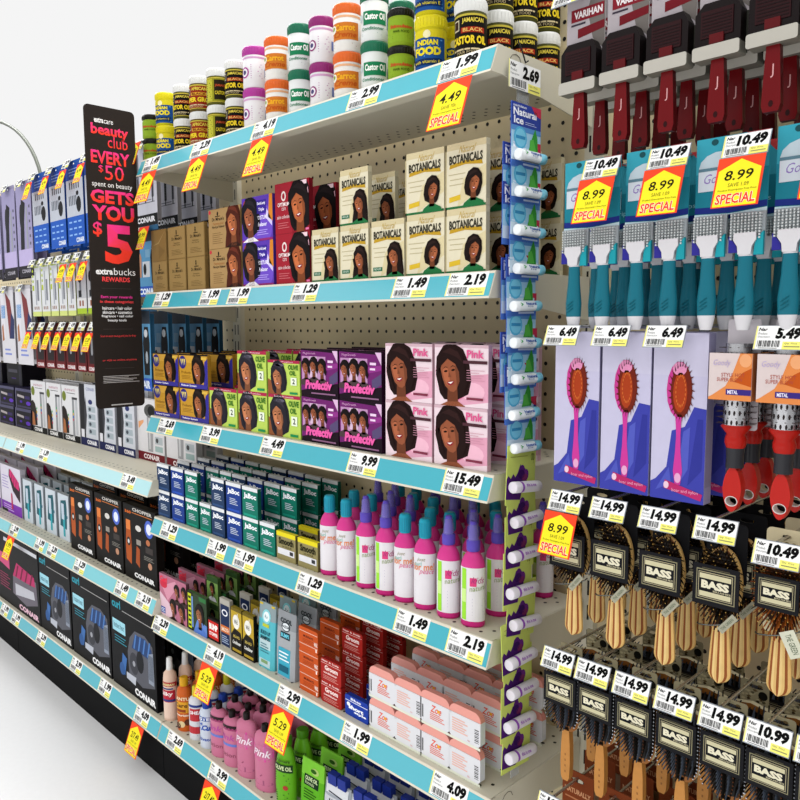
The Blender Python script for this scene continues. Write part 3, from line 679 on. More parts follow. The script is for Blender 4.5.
_BOX = dict(  # kind: name, art, side, top, height, depth, description, category
 goldsmall=('relaxer_box', a_goldsmall, 0x866b3e, 0xa8905c, .083, .010, 'small tan hair repair box', 0x0),
 goldplain=('relaxer_box', lambda F: (F.rect(.01, .01, .99, .99, 0x84693c, 1), F.poly([(.05, .5), (.5, .55), (.95, .95), (.48, .6)], 0x9c8454, 2), F.poly([(.5, .05), (.9, .3), (.5, .52)], 0x7a6138, 2)), 0x866b3e, 0xa8905c, .083, .010, 'plain tan box turned sideways', 0x0),
 goldwoman=('relaxer_box', a_goldwoman, 0x97794b, 0xb49a68, .095, .010, 'tan relaxer box with auburn-haired woman', 0),
 purple=('relaxer_box', a_purple, 0x4c3196, 0x5c3a9a, .1, .010, 'purple relaxer box with dark-haired woman', 0),
 red=('relaxer_box', a_red, 0x741722, 0x8a2430, .108, .010, 'dark red relaxer box with bobbed woman', 0),
 bota=('relaxer_box', botan(0), 0xcfc6a6, 0x3a7040, .109, .010, 'large cream botanical relaxer box', 0),
 botb=('relaxer_box', botan(1), 0xcfc6a6, 0x3a7040, .107, .010, 'small cream box with bobbed model', 0),
 gold7=('relaxer_box', a_gold7, 0xa87c26, 0x14101a, .087, .010, 'gold and navy relaxer box', 0),
 olive=('relaxer_box', a_olive, 0x9cb84a, 0xb03a5c, .095, .010, 'lime green olive oil relaxer box', 0),
 oliveshort=('relaxer_box', a_olive, 0x9cb84a, 0xb03a5c, .077, .010, 'shorter lime green olive oil relaxer box', 0),
 profect=('relaxer_box', a_profect, 0x2a1226, 0x7a4060, .1, .010, 'dark magenta box with three women', 0),
 pink=('relaxer_box', a_pink, 0xcfa8b4, 0xa8a0a2, .108, .010, 'pale pink relaxer box with bobbed woman', 0),
 gelnavy=('gel_carton', gelart(0x243a5c), 0x1a2b46, 0xd8dadc, .075, .010, 'slate blue gel carton', 0),
 gelblue=('gel_carton', gelart(0x1f3c86), 0x182e66, 0xd8dadc, .075, .010, 'royal blue gel carton', 0),
 gelgreen=('gel_carton', gelart(0x16715f), 0x115446, 0xd8dadc, .075, .010, 'teal green gel carton', 0),
 yellow=('balm_carton', a_yellow, 0x6c6440, 0xe0cf24, .066, .010, 'khaki carton with yellow top', 0),
 booklet=('hair_dye_box', a_booklet, 0x5c3a44, 0x8a6470, .121, .010, 'pink hair kit box showing four men', 0),
 booklet2=('hair_dye_box', a_booklet2, 0x26301e, 0x46603a, .108, .010, 'green dye box with man in blue', 0),
 bump=('treatment_box', a_bump, 0x120f0f, 0x1c1816, .06, .010, 'small red and black bump treatment box', 0),
 coat=('treatment_box', a_coat, 0x3a5228, 0x55703c, .075, .010, 'green box with man in white coat', 0),
 bluebox=('razor_box', a_bluebox, 0x8a867c, 0xb8b4aa, .128, .010, 'navy carton with orange band', 0),
 blackgold=('beard_box', a_blackgold, 0x15120c, 0x8a7828, .118, .010, 'tall black and gold carton', 0),
)
def cat_of(name): return {'relaxer_box': 'box', 'gel_carton': 'carton', 'balm_carton': 'carton'}.get(name, 'box')

COLN = {}
ROWW = ['front row', 'second row back', 'third row back', 'fourth row back']
def lev(i, n): return {1: ('',), 2: ('lower ', 'upper '), 3: ('bottom ', 'middle ', 'top ')}[n][i]
def colnum(desc, shelf):
    COLN[(desc, shelf)] = COLN.get((desc, shelf), 0)+1
    return COLN[(desc, shelf)]
def boxcol(shelf, z, px0, px1, py, kind, levels=2, rows=1, y0=.012, pitch=None, backlevels=None, topkind=None, jit=.0012):
    nm, art, side, top, h_, d, desc, _ = _BOX[kind]
    a, b = at(px0, py, y0).x, at(px1, py, y0).x
    w_ = round((b-a)*.98, 3); pitch = pitch or .073
    per = {}
    for r in range(rows):
        zz = z; L = levels if r == 0 else (backlevels or levels)
        for i in range(L):
            k = topkind if (topkind and i == L-1 and (r == 0 or not backlevels)) else kind
            nm2, art2, side2, top2, h2, d2, desc2, _ = _BOX[k]
            if r == 0 or k not in per:
                if k not in per: per[k] = colnum(desc2, shelf)
            c = per[k]
            y = y0+r*pitch
            if y+d2 > DEPTH+.002: continue
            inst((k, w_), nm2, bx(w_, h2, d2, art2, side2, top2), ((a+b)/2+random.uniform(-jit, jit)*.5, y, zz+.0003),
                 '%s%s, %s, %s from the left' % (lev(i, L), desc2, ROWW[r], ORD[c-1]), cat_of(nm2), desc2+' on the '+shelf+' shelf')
            zz += h2+.0004
# second shelf
z = ZS[1]
boxcol('second', z, 153, 168, 290, 'goldsmall', 2, 3, topkind='goldplain')
boxcol('second', z, 169.5, 187, 290, 'goldsmall', 2, 3)
boxcol('second', z, 188, 206, 289, 'goldsmall', 2, 3)
boxcol('second', z, 210, 242.5, 287, 'goldwoman', 2, 3)
boxcol('second', z, 243.5, 274.5, 285, 'purple', 2, 3)
boxcol('second', z, 276.5, 311, 283, 'red', 2, 4)
boxcol('second', z, 312, 339, 281, 'botb', 1, 3, backlevels=1)
boxcol('second', z, 340, 369, 279, 'botb', 2, 3)
boxcol('second', z, 370.5, 404.5, 277, 'botb', 1, 3, backlevels=1)
boxcol('second', z, 405.5, 444.5, 275, 'bota', 2, 4)
boxcol('second', z, 445, 486, 272, 'bota', 2, 4)
# third shelf
z = ZS[2]
boxcol('third', z, 155, 180, 418, 'gold7', 2, 4)
boxcol('third', z, 181, 209.5, 423, 'gold7', 2, 4)
boxcol('third', z, 210.5, 238, 428, 'olive', 1, 3, backlevels=1)
boxcol('third', z, 239, 268, 434, 'olive', 2, 3)
boxcol('third', z, 269, 301, 441, 'olive', 2, 3, topkind='oliveshort', backlevels=2)
boxcol('third', z, 302, 339, 448, 'profect', 2, 3)
boxcol('third', z, 340, 382.5, 455, 'profect', 2, 3)
boxcol('third', z, 385.5, 432.5, 464, 'pink', 2, 3)
boxcol('third', z, 434, 488, 474, 'pink', 2, 3)
# fourth shelf gel cartons
z = ZS[3]
for px0, px1, k, L in ((158, 170, 'gelnavy', 2), (172, 184.5, 'gelblue', 2), (186, 198.5, 'gelgreen', 2), (200, 211, 'gelgreen', 1), (212, 225, 'gelnavy', 2), (227, 242, 'gelblue', 2), (243.5, 259, 'gelgreen', 2), (260.5, 276, 'gelgreen', 1)):
    boxcol('fourth', z, px0+(240-px0)*.018, px1+(240-px1)*.018, 540, k, L, 4, y0=.016, pitch=.064, backlevels=2)
boxcol('fourth', z, 277, 296, 565, 'yellow', 1, 4, y0=.016, pitch=.064)
boxcol('fourth', z, 298, 318, 570, 'yellow', 1, 4, y0=.016, pitch=.064)
# fifth shelf boxes
z = ZS[4]
boxcol('fifth', z, 161, 187.5, 625, 'booklet', 1, 4, y0=.01, pitch=.06)
boxcol('fifth', z, 188.5, 207.5, 637, 'booklet2', 1, 4, y0=.01, pitch=.06)
boxcol('fifth', z, 208.5, 219.5, 645, 'bump', 1, 1, y0=.012)
boxcol('fifth', z, 208.5, 219.5, 645, 'coat', 2, 3, y0=.05, pitch=.06)
boxcol('fifth', z, 221, 231, 650, 'bluebox', 1, 4, y0=.014, pitch=.06)
boxcol('fifth', z, 232, 242.5, 657, 'blackgold', 1, 3, y0=.014, pitch=.06)
boxcol('fifth', z, 243.5, 254.5, 663, 'blackgold', 1, 3, y0=.014, pitch=.06)

# ------------------------------------------------------------------ jars on the top shelf
def jar(kind, R, h):
    S = dict(
      castor=(0x4a4a22, 0xd8d8d4, 0x141210), red=(0x5a4a22, 0xd4d4d0, 0x8a2a18), turned=(0x55531c, 0xd8d8d4, 0x8d8a22), food=(0xc0b41c, 0xd6c81c, 0x1d4c8e),
      plum=(0xdcdadc, 0xa83a90, 0xd8d4da), orange=(0xe0dcd6, 0xd8662a, 0xc8742a), green=(0xdadcda, 0x1f6a4e, 0x1f7a50), lime=(0x86a02c, 0x16160f, 0x8aa42c),
      plum2=(0xdcdadc, 0x8a2a6c, 0xd8d4da))[kind]
    def fn():
        body, lid, lab = S
        b = MB(); zb = h*.80
        b.lathe([(R*.9, 0), (R*.97, .003), (R*.97, zb*.97), (R*.88, zb)], body, 28)
        l_ = MB(); l_.lathe([(R*.97, zb-.002), (R, zb), (R, h-.004), (R*.95, h-.0006), (R*.55, h-.0002)], lid, 28)
        for k in range(0, 28): a = 2*PI*k/28; l_.box(R*cos(a)-.0006, R*cos(a)+.0006, R*sin(a)-.0006, R*sin(a)+.0006, zb+.001, h-.005, lid)
        r = R*.97; w_ = 2*PI*r*.56
        F = Face(b, w_, zb*.84, cyl(r, r, zb*.08), cx=True)
        if kind in ('castor', 'red', 'turned'):
            F.rect(0, 0, 1, 1, lab, 1, 16); F.rect(0, .95, 1, 1, 0xb8a840, 2, 16); F.rect(0, 0, 1, .03, 0xb8a840, 2, 16)
            if kind == 'turned':
                F.rect(.3, .05, .5, .92, 0xb8b43a, 2, 4); F.lines(.32, .1, .48, .9, 9, 0x3a3812, 3, .4); F.rect(.55, .1, .95, .9, 0x241e10, 2, 6); F.text('CASTOR OIL', .57, .3, .93, .45, 0xd8c02c, 3, bold=.03); F.text('JAMAICAN', .57, .6, .93, .72, 0xb84a28, 3, bold=.03); F.rect(.05, .1, .25, .5, 0xd8d8d0, 2, 3)
            else:
                F.rect(.2, .62, .34, .88, 0xc8bfa0, 2, 2); F.rect(.22, .65, .32, .85, 0x301c14, 3, 2)
                F.text('AFRICAN' if kind == 'red' else 'JAMAICAN', .4, .76, .8, .9, 0xd6c24a, 3, bold=.03); F.rect(.38, .55, .82, .68, 0x9c2c18 if kind == 'castor' else 0xd09a30, 2, 6)
                F.text('BLACK', .42, .57, .78, .66, 0xe0b060 if kind == 'castor' else 0x6a1a10, 4, bold=.02); F.text('CASTOR OIL' if kind == 'castor' else 'SUPER GRO', .16, .28, .86, .48, 0xe2c62c, 3, bold=.05); F.rect(.2, .14, .8, .18, 0xc8b890, 2, 6)
                F.text('HAIR FOOD', .3, .05, .7, .12, 0xb8a880, 3)
        elif kind == 'food':
            F.rect(.12, 0, .86, 1, lab, 1, 12); F.rect(.12, .8, .86, 1, 0xd2c224, 2, 12)
            for i in range(24):
                rr = random.Random(i); x, y = rr.uniform(.14, .8), rr.uniform(.05, .75); F.rect(x, y, x+.02, y+.03, 0x5a9ad0, 2)
            F.ell(.5, .88, .07, .08, 0xe8e0b0, 3, circ=True); F.text('INDIAN', .3, .6, .7, .74, 0xe8d428, 3, bold=.05); F.text('FOOD', .24, .34, .76, .56, 0xe8d428, 3, bold=.06); F.rect(.2, .1, .78, .26, 0x132c58, 3, 8); F.text('with vitamin E', .24, .14, .74, .22, 0xe8d428, 4)
        elif kind in ('plum', 'plum2'):
            F.ell(.36, .45, .12, .12, lid, 2, circ=True); F.ell(.36, .45, .09, .09, 0xe6e0e6, 3, circ=True); F.ell(.36, .45, .05, .05, 0x4a4470, 4, circ=True)
            F.rect(.0, .22, .22, .68, rgbmul(lid, .8), 2, 4); F.lines(.52, .2, .78, .75, 7, 0xb88ab0, 2, .35); F.rect(.84, .3, .94, .6, 0x6a7ab4, 2, 2); F.rect(0, .93, 1, 1, 0xc89ac0, 1, 14)
        elif kind == 'orange':
            F.ell(.28, .6, .08, .1, 0xe8e8d8, 3, circ=True); F.ell(.28, .62, .04, .04, 0x7a9a3a, 4, circ=True)
            F.rect(.24, .25, .84, .78, lab, 2, 10); F.text('Carrot', .34, .52, .76, .72, 0xe8a828, 3, bold=.04); F.text('Creme', .3, .32, .8, .5, 0xb8541c, 3, bold=.03, shear=.3); F.lines(.26, .04, .8, .18, 2, 0xa88a70, 2, .35); F.rect(0, .93, 1, 1, 0xe0a880, 1, 14)
        elif kind == 'green':
            F.ell(.24, .6, .08, .12, 0xb8c8c8, 3, circ=True); F.rect(.34, .36, .86, .76, lab, 2, 8); F.text('Castor Oil', .38, .5, .82, .7, 0xf0f4ee, 3, bold=.04); F.text('Conditioner', .3, .2, .8, .3, 0x2c7a58, 3, bold=.02)
            F.lines(.3, .04, .74, .14, 2, 0x8aa09a, 2, .35); F.rect(.92, .3, .99, .62, 0x6a7ab4, 2, 2)
        else:
            F.rect(0, .02, 1, .95, 0x86a42c, 1, 16); F.text('Stimulator', .3, .56, .84, .7, 0xc04a28, 3, bold=.04); F.text('HAIR FOOD', .38, .38, .74, .48, 0x3c5414, 3, bold=.02); F.lines(.36, .15, .76, .3, 2, 0x4c6418, 2, .3)
        return [('jar_body', b, M_GLOSS), ('jar_lid', l_, M_PLAST)]
    return fn
JAR = [(147, 160, 'lime', 2, .07, 'lime jar with black lid'), (160.5, 174, 'food', 2, .104, 'yellow jar with blue label'),
       (178, 192, 'castor', 2, .098, 'black-labelled castor oil jar with white lid'), (194, 210, 'red', 2, .094, 'red-labelled jar with white lid'),
       (211, 227.5, 'turned', 2, .092, 'olive-labelled jar turned sideways'), (229, 246, 'castor', 2, .092, 'black-labelled castor oil jar with white lid'),
       (247, 267, 'plum', 2, .1, 'white jar with magenta lid'), (268.5, 289, 'orange', 2, .1, 'white jar with orange lid'), (291, 311, 'green', 2, .1, 'white jar with green lid'),
       (312, 334, 'plum2', 2, .09, 'white jar with plum lid'), (335.5, 361, 'orange', 2, .09, 'white jar with orange lid'), (362.5, 387.5, 'green', 2, .094, 'white jar with green lid'),
       (388.5, 414, 'lime', 2, .075, 'lime jar with black lid'), (415.5, 447, 'food', 2, .092, 'yellow jar with blue label'), (454, 488, 'castor', 3, .08, 'black-labelled castor oil jar with white lid')]
JTOP = [(116, 2), (94, 2), (86, 2), (78, 2), (70, 2), (62, 2), (49, 2), (39, 2), (26, 2), (19, 2), (7, 2), (-6, 2), (12, 2), (20, 1), (3, 1)]
for ci, (a, b, k, L, h, desc) in enumerate(JAR):
    py = 150-(a-150)*.31
    xa, xb = at(a+1.6, py, .05).x, at(b+1.6, py, .05).x
    R = round((xb-xa)/2*.75, 3); c = colnum(desc, 'top')
    R = max(.02, min(.038, R))
    h = round((at((a+b)/2, JTOP[ci][0], .046).z-ZS[0])/JTOP[ci][1], 3)
    for r in range(4 if ci == 14 else 2):
        for i in range(L):
            inst(('jar', k, R, h), 'grease_jar', jar(k, R, h), ((xa+xb)/2, .046+r*.073, ZS[0]+.0003+i*h),
                 '%s%s, %s, %s from the left' % (lev(i, L), desc, ROWW[r].replace(' back', ''), ORD[c-1]), 'jar', 'jars on the top shelf', rz=.48 if k != 'lime' else .6)

# ------------------------------------------------------------------ bottles
def pinkbottle(purple):
    def squash(L):
        for p in L:
            p[1].v = [(x, y, z_*.925) for x, y, z_ in p[1].v]
            if len(p) > 3: squash(p[3])
        return L
    def fn():
        b = MB(); A, B = .0225, .0175
        b.lathe([(.93, 0, 0xb02268), (1, .003, 0xc22a78), (1, .012, 0xcf3a88), (1, .118, 0xcf3a88), (.93, .128), (.75, .138), (.5, .146), (.42, .149)], 0xcf3a88, 28, sx=A, sy=B)
        w_ = PI*(A+B)*.62
        F = Face(b, w_, .106, cyl(A, B, .012), cx=True)
        F.poly([(0, .05), (.25, .01), (.5, .0), (.75, .01), (1, .05), (1, .97), (.75, 1), (.5, 1), (.25, .97), (0, .97)], 0xddd9dd, 1) if False else F.rect(0, 0, 1, 1, 0xdedade, 1, 18)
        if purple:
            F.rect(.08, 0, .14, 1, 0x6a2a68, 2, 2); F.rect(.3, .02, .42, .98, 0x96d832, 2, 3); F.rect(.3, .35, .42, .6, 0xc6e88a, 3, 3)
            F.rect(.5, .66, .64, .82, 0xd8407c, 2, 2); F.text('kids', .55, .72, .82, .84, 0xb03a78, 3, shear=.3); F.text('natural', .5, .56, .86, .66, 0x8a9a5a, 3, rise=.05)
            F.lines(.55, .1, .88, .46, 6, 0xa39cbc, 2, .2)
        else:
            F.text('just', .4, .84, .58, .92, 0x8a8458, 3, shear=.3); F.text('for me!', .28, .66, .8, .8, 0xe0885a, 3, bold=.02, rise=.03); F.text('curl', .3, .76, .5, .84, 0x70b8a8, 3); F.text('peace', .46, .58, .78, .68, 0xd85a8c, 3, shear=.3)
            F.lines(.3, .08, .8, .5, 6, 0xb9b2cc, 2, .15)
        c = MB()
        if purple:
            c.lathe([(.0115, .148), (.0125, .15), (.0125, .168), (.0095, .17), (.0085, .172), (.006, .204), (.0048, .206)], 0x5a48b0, 20)
            c2 = MB(); c2.lathe([(.0105, .170), (.0082, .198), (.0065, .2)], 0x8a80cc, 16)
            return squash([('bottle_body', b, M_PLAST), ('spray_nozzle', c, M_PLAST, [('dust_cap', c2, M_CLEAR)])])
        c.lathe([(.011, .148), (.0115, .15), (.0115, .182), (.0105, .186), (.008, .188)], 0x1f97b0, 20)
        for k in range(20): a = 2*PI*k/20; c.box(.0116*cos(a)-.0004, .0116*cos(a)+.0004, .0116*sin(a)-.0004, .0116*sin(a)+.0004, .151, .181, 0x1a86a0)
        return squash([('bottle_body', b, M_PLAST), ('bottle_cap', c, M_PLAST)])
    return fn
BOT = [(319, 334.5, 576, 0), (335.5, 351, 580, 0), (353.5, 371.5, 586, 1), (372, 391, 593, 1), (392, 410.5, 601, 0), (411, 432, 610, 0), (433.5, 456, 619, 1), (457.5, 480.5, 629, 1)]
cn = [0, 0]
for a, b, py, p in BOT:
    X = (at(a, py, .022).x+at(b, py, .022).x)/2; cn[p] += 1
    for r in range(4):
        pp = p if r % 3 != 2 else 1-p
        inst(('pb', pp), 'spray_bottle' if pp else 'lotion_bottle', pinkbottle(pp), (X+random.uniform(-.002, .002), .034+r*.0705, ZS[3]+.0003),
             'magenta bottle with %s, %s, %s column from left' % ('purple nozzle' if pp else 'teal cap', (ROWW+['fifth row back', 'rearmost row'])[r], ORD[BOT.index((a, b, py, p))]),
             'bottle', 'magenta bottles on the fourth shelf', rz=.35)

def bottle_generic(kind):
    def fn():
        b = MB(); c = MB()
        if kind == 'peach':
            b.lathe([(.96, 0), (1, .004), (1, .125), (.9, .14), (.5, .15), (.4, .152)], 0xd8b8a4, 24, sx=.021, sy=.018); c.lathe([(.0088, .15), (.0095, .152), (.008, .185), (.006, .187)], 0xdcdcdc, 18)
            F = Face(b, PI*.039*.6, .11, cyl(.021, .018, .008), cx=True); F.rect(0, 0, 1, 1, 0xe0c4b2, 1, 14); F.rect(0, .88, 1, 1, 0xb02c34, 2, 14); F.text('HAWAIIAN', .15, .9, .85, .97, 0xe8e0a0, 3, bold=.03)
            F.rect(.12, .45, .88, .78, 0xb42a3a, 3, 8); F.text('Silky', .26, .6, .78, .74, 0xf4e8e4, 4, bold=.03); F.rect(.3, .47, .88, .53, 0x2a3a78, 4, 6); F.rect(.1, .8, .8, .84, 0x2a3a78, 3, 6); F.lines(.16, .06, .8, .34, 4, 0xb06a6a, 2, .3)
        elif kind == 'orange':
            b.lathe([(.96, 0), (1, .004), (1, .108), (.86, .122), (.5, .13), (.42, .132)], 0xc05a1e, 24, sx=.024, sy=.018); c.lathe([(.012, .131), (.0125, .133), (.0115, .155), (.009, .156)], 0xd09a1c, 18)
            F = Face(b, PI*.042*.6, .1, cyl(.024, .018, .006), cx=True); F.text('CANTU', .2, .86, .84, .96, 0xf0d8b0, 2, bold=.03); F.rect(.2, .5, .84, .82, 0xd89a28, 2, 6); F.text('Care', .28, .66, .76, .78, 0x4a2a10, 3, bold=.02); F.rect(.3, .52, .7, .6, 0x8a3a14, 3, 4)
            F.text('Moisturizing', .14, .38, .88, .46, 0xf4e4cc, 2, bold=.03); F.ell(.55, .16, .12, .1, 0xd8c090, 3, circ=True); F.ell(.76, .22, .12, .1, 0x5a2c18, 3, circ=True); F.ell(.4, .1, .12, .1, 0x4a2414, 3, circ=True)
        elif kind == 'yellowcap':
            b.lathe([(.96, 0), (1, .004), (1, .108), (.8, .118), (.5, .122), (.42, .124)], 0xcfcfd4, 24, sx=.022, sy=.018); c.lathe([(.01, .123), (.0105, .125), (.0095, .15), (.007, .152)], 0xc9c22a, 18)
            F = Face(b, PI*.04*.6, .1, cyl(.022, .018, .006), cx=True); F.rect(0, .9, 1, .97, 0x2c3a80, 2, 10); F.rect(.4, .5, .9, .86, 0xb83038, 2, 6); F.text('SHEA', .44, .7, .86, .8, 0xf4f0f0, 3, bold=.03); F.rect(.2, .14, .86, .34, 0xb83038, 2, 6); F.lines(.2, .38, .8, .48, 2, 0x2c3a80, 2, .4); F.lines(.2, .03, .8, .12, 2, 0x2c3a80, 2, .4)
        elif kind == 'blue':
            b.lathe([(.96, 0), (1, .004), (1, .095), (.9, .104), (.6, .112)], 0xc4ccda, 24, sx=.023, sy=.018); c.lathe([(.013, .111), (.0135, .113), (.012, .13), (.009, .132)], 0x1c3c98, 18)
            F = Face(b, PI*.041*.6, .088, cyl(.023, .018, .005), cx=True); F.rect(0, .84, 1, .97, 0x274a9a, 2, 10); F.text('LUSTER', .12, .86, .88, .95, 0xf0f4fa, 3, bold=.03); F.text('S', .1, .5, .5, .8, 0x1c48a8, 2, bold=.06); F.text('Curl', .45, .54, .9, .72, 0x1c48a8, 2, bold=.05, shear=.3)
            F.poly([(0, .3), (1, .44), (1, .52), (0, .4)], 0x2a56b0, 2); F.text('Activator', .1, .2, .9, .3, 0x1c48a8, 2, bold=.02); F.lines(.1, .03, .9, .16, 3, 0x6a80b8, 2, .3)
        elif kind in ('pinka', 'pinkb'):
            h = .132 if kind == 'pinka' else .152
            b.lathe([(.95, 0), (1, .004), (1, h*.8), (.95, h*.9), (.8, h*.96), (.45, h)], 0xc4718f, 24, sx=.0285 if kind == 'pinka' else .032, sy=.016); c.lathe([(.0085, h-.001), (.009, h+.001), (.009, h+.016), (.007, h+.018)], 0x1c1416, 16)
            sx_ = .0285 if kind == 'pinka' else .032; F = Face(b, PI*(sx_+.016)*.6, h*.86, cyl(sx_, .016, .005), cx=True)
            if kind == 'pinka':
                F.rect(.06, .84, .94, .9, 0x9a3e6a, 2, 8); F.text('Pink', .16, .6, .7, .74, 0xb84c9a, 2, shear=.3, bold=.02); F.rect(.1, .46, .9, .52, 0x6a78c4, 2, 8); F.rect(.05, .88, .9, .96, 0x2c161e, 2, 8); F.text('lotion', .2, .2, .7, .3, 0x8a4058, 2)
            else:
                F.ell(.5, .74, .34, .18, 0xd8489a if True else 0, 2); F.ell(.5, .74, .28, .14, 0xc86a9a, 3); F.text('Pink', .28, .66, .74, .8, 0xf0dce8, 4, shear=.3, bold=.02); F.poly([(.1, .4), (.5, .3), (.9, .1), (.9, .07), (.45, .26), (.1, .36)], 0x9a4c6c, 2); F.lines(.2, .42, .8, .56, 3, 0xb0607e, 2, .3)
                F.ell(.45, .14, .34, .05, 0xa4587a, 2)
        elif kind == 'greenoval':
            b.lathe([(.8, 0), (.92, .004), (1, .05), (.95, .1), (.7, .135), (.45, .15), (.4, .152)], 0x63ab1e, 24, sx=.03, sy=.018); c.lathe([(.014, .151), (.015, .153), (.015, .17), (.013, .172)], 0x4a8a18, 18)
            F = Face(b, PI*.046*.5, .12, cyl(.03, .018, .006), cx=True)
            F.rect(.2, .7, .84, .86, 0x1c3c1a, 2, 6); F.text('Palmers', .3, .9, .74, .97, 0x3a5c10, 2, bold=.03); F.text('OLIVE OIL', .24, .74, .8, .83, 0xd8e8b0, 3, bold=.03); F.lines(.2, .46, .74, .66, 4, 0x2a5410, 2, .35); F.ell(.6, .38, .08, .05, 0xa83a2c, 3); F.lines(.24, .05, .7, .3, 5, 0x2a5410, 2, .35)
        return [('bottle_body', b, M_PLAST), ('bottle_cap', c, M_PLAST)]
    return fn
def pouch(kind):
    def fn():
        b = MB(); c = None
        def wedge(w_, h_, d, col, top):       # flat foot, pinched top
            prof = [(0, 0), (.3, .0), (1, .02)]
            N = 8; v = []; f = []
            for i in range(N+1):
                t = i/N; dd = d*(1-t**1.6*.9)/2; ww = w_/2*(1+.04*sin(t*PI))
                v += [(-ww, d/2-dd*.6, t*h_), (-ww*.7, d/2-dd, t*h_), (ww*.7, d/2-dd, t*h_), (ww, d/2-dd*.6, t*h_), (ww, d/2+dd*.6, t*h_), (ww*.7, d/2+dd, t*h_), (-ww*.7, d/2+dd, t*h_), (-ww, d/2+dd*.6, t*h_)]
            for i in range(N):
                for k in range(8):
                    f.append((i*8+k, i*8+(k+1) % 8, i*8+8+(k+1) % 8, i*8+8+k))
            f += [tuple(range(7, -1, -1)), tuple(range(N*8, N*8+8))]
            b.add(v, f, [col]*(N*8-16)+[top]*16+[col, top])
            # front panel map follows the wedge
            def fn_(u, v_, l):
                t = v_/h_; dd = d*(1-t**1.6*.9)/2
                return (u, d/2-dd-l*LAY-.0002, v_)
            return Face(b, w_*.66, h_, fn_, cx=True)
        if kind == 'greenpouch':
            F = wedge(.074, .155, .035, 0x5cab22, 0x79c238); F.rect(0, .62, 1, .78, 0x16301a, 2, 1); F.text('OLIVE OIL', .08, .7, .92, .76, 0xd0e4b0, 3, bold=.03); F.text('Formula', .1, .64, .7, .69, 0xd0e4b0, 3); F.ell(.7, .86, .26, .05, 0xa8c46c, 2); F.ell(.6, .86, .2, .03, 0x2c5c14, 3)
            F.lines(.04, .42, .96, .58, 4, 0x244c0e, 2, .4); F.ell(.7, .3, .1, .05, 0xa83a2c, 2); F.lines(.06, .05, .9, .24, 4, 0x244c0e, 2, .35)
        elif kind == 'tealtube':
            F = wedge(.066, .158, .03, 0x57b3bf, 0x8a9a9e); F.rect(0, .03, 1, .45, 0xb4ccd0, 1); F.ell(.5, .8, .4, .1, 0x8ad0d8, 2, circ=True); F.ell(.5, .8, .28, .1, 0xe4eef0, 3, circ=True); F.text('Rx', .36, .775, .64, .825, 0x2c7c8a, 4)
            F.rect(.2, .64, .8, .69, 0xb9c23a, 3); F.text('BUILD UP', .05, .52, .95, .58, 0x1c5a68, 3, bold=.04); F.text('SHAMPOO', .05, .44, .95, .5, 0x14303a, 3, bold=.04); F.lines(.1, .24, .9, .4, 4, 0x3a7480, 3, .35); F.rect(.2, .08, .8, .13, 0x7a9a6a, 3); F.rect(-.2, .96, .1, .99, 0xd0b83c, 3); F.rect(.9, .96, 1.2, .99, 0xd0b83c, 3)
        elif kind == 'greytube':
            F = wedge(.07, .158, .03, 0xa0a4a8, 0x8c9094); F.text('COOL', .02, .83, .98, .9, 0x2c3438, 3, bold=.05); F.ell(.5, .78, .36, .07, 0x1c2c34, 2); F.ell(.5, .78, .3, .055, 0xdde4e8, 3); F.text('RAZOR', .18, .76, .82, .8, 0x1c2c34, 4, bold=.03)
            F.rect(.1, .6, .9, .7, 0x1c2c34, 2); F.text('BUMPS', .16, .62, .84, .68, 0x6ac8dc, 3, bold=.04); F.rect(.0, .04, 1, .46, 0x3a9fb8, 2); F.lines(.08, .26, .92, .42, 3, 0xe4eef0, 3, .4); F.rect(.1, .1, .9, .2, 0x1c5a70, 3)
        elif kind == 'whiteblue':
            F = wedge(.08, .138, .04, 0xc6c9ce, 0x9aa0a8); F.rect(-.15, .8, 1.15, .97, 0xd4d6da, 2); F.text('HANG', .08, .58, .92, .72, 0x14182c, 3, bold=.05); F.text("'n Tall", .14, .44, .92, .56, 0x14182c, 3, bold=.05); F.rect(.1, .32, .95, .4, 0x23409a, 3); F.lines(.1, .06, .9, .28, 4, 0x5a6aa0, 3, .35); F.poly([(-.1, .82), (1.1, .78), (1.1, .8), (-.1, .84)], 0x14182c, 3)
            c = MB(); c.box(-.028, -.002, .012, .028, .132, .156, 0x1c2f86); c.box(.003, .028, .012, .028, .132, .156, 0x1c2f86)
            return [('pouch', b, M_GLOSS), ('blue_cap', c, M_PLAST)]
        return b, M_GLOSS
    return fn
def column(shelfn, z, px0, px1, py, key, name, fn, desc, cat, rows, pitch, yc, rz=.3, group=None, levels=1, lh=0, first=0):
    X = (at(px0, py, yc).x+at(px1, py, yc).x)/2; c = colnum(desc, shelfn)
    for r in range(first, rows):
        for i in range(levels if not callable(levels) else levels(r)):
            L = levels if not callable(levels) else levels(r)
            inst(key, name, fn, (X, yc+r*pitch, z+.0003+i*lh), '%s%s, %s, %s from the left' % (lev(i, L), desc, ROWW[r], ORD[c-1]), cat, group or desc+' on the '+shelfn+' shelf', rz=rz)
z = ZS[5]
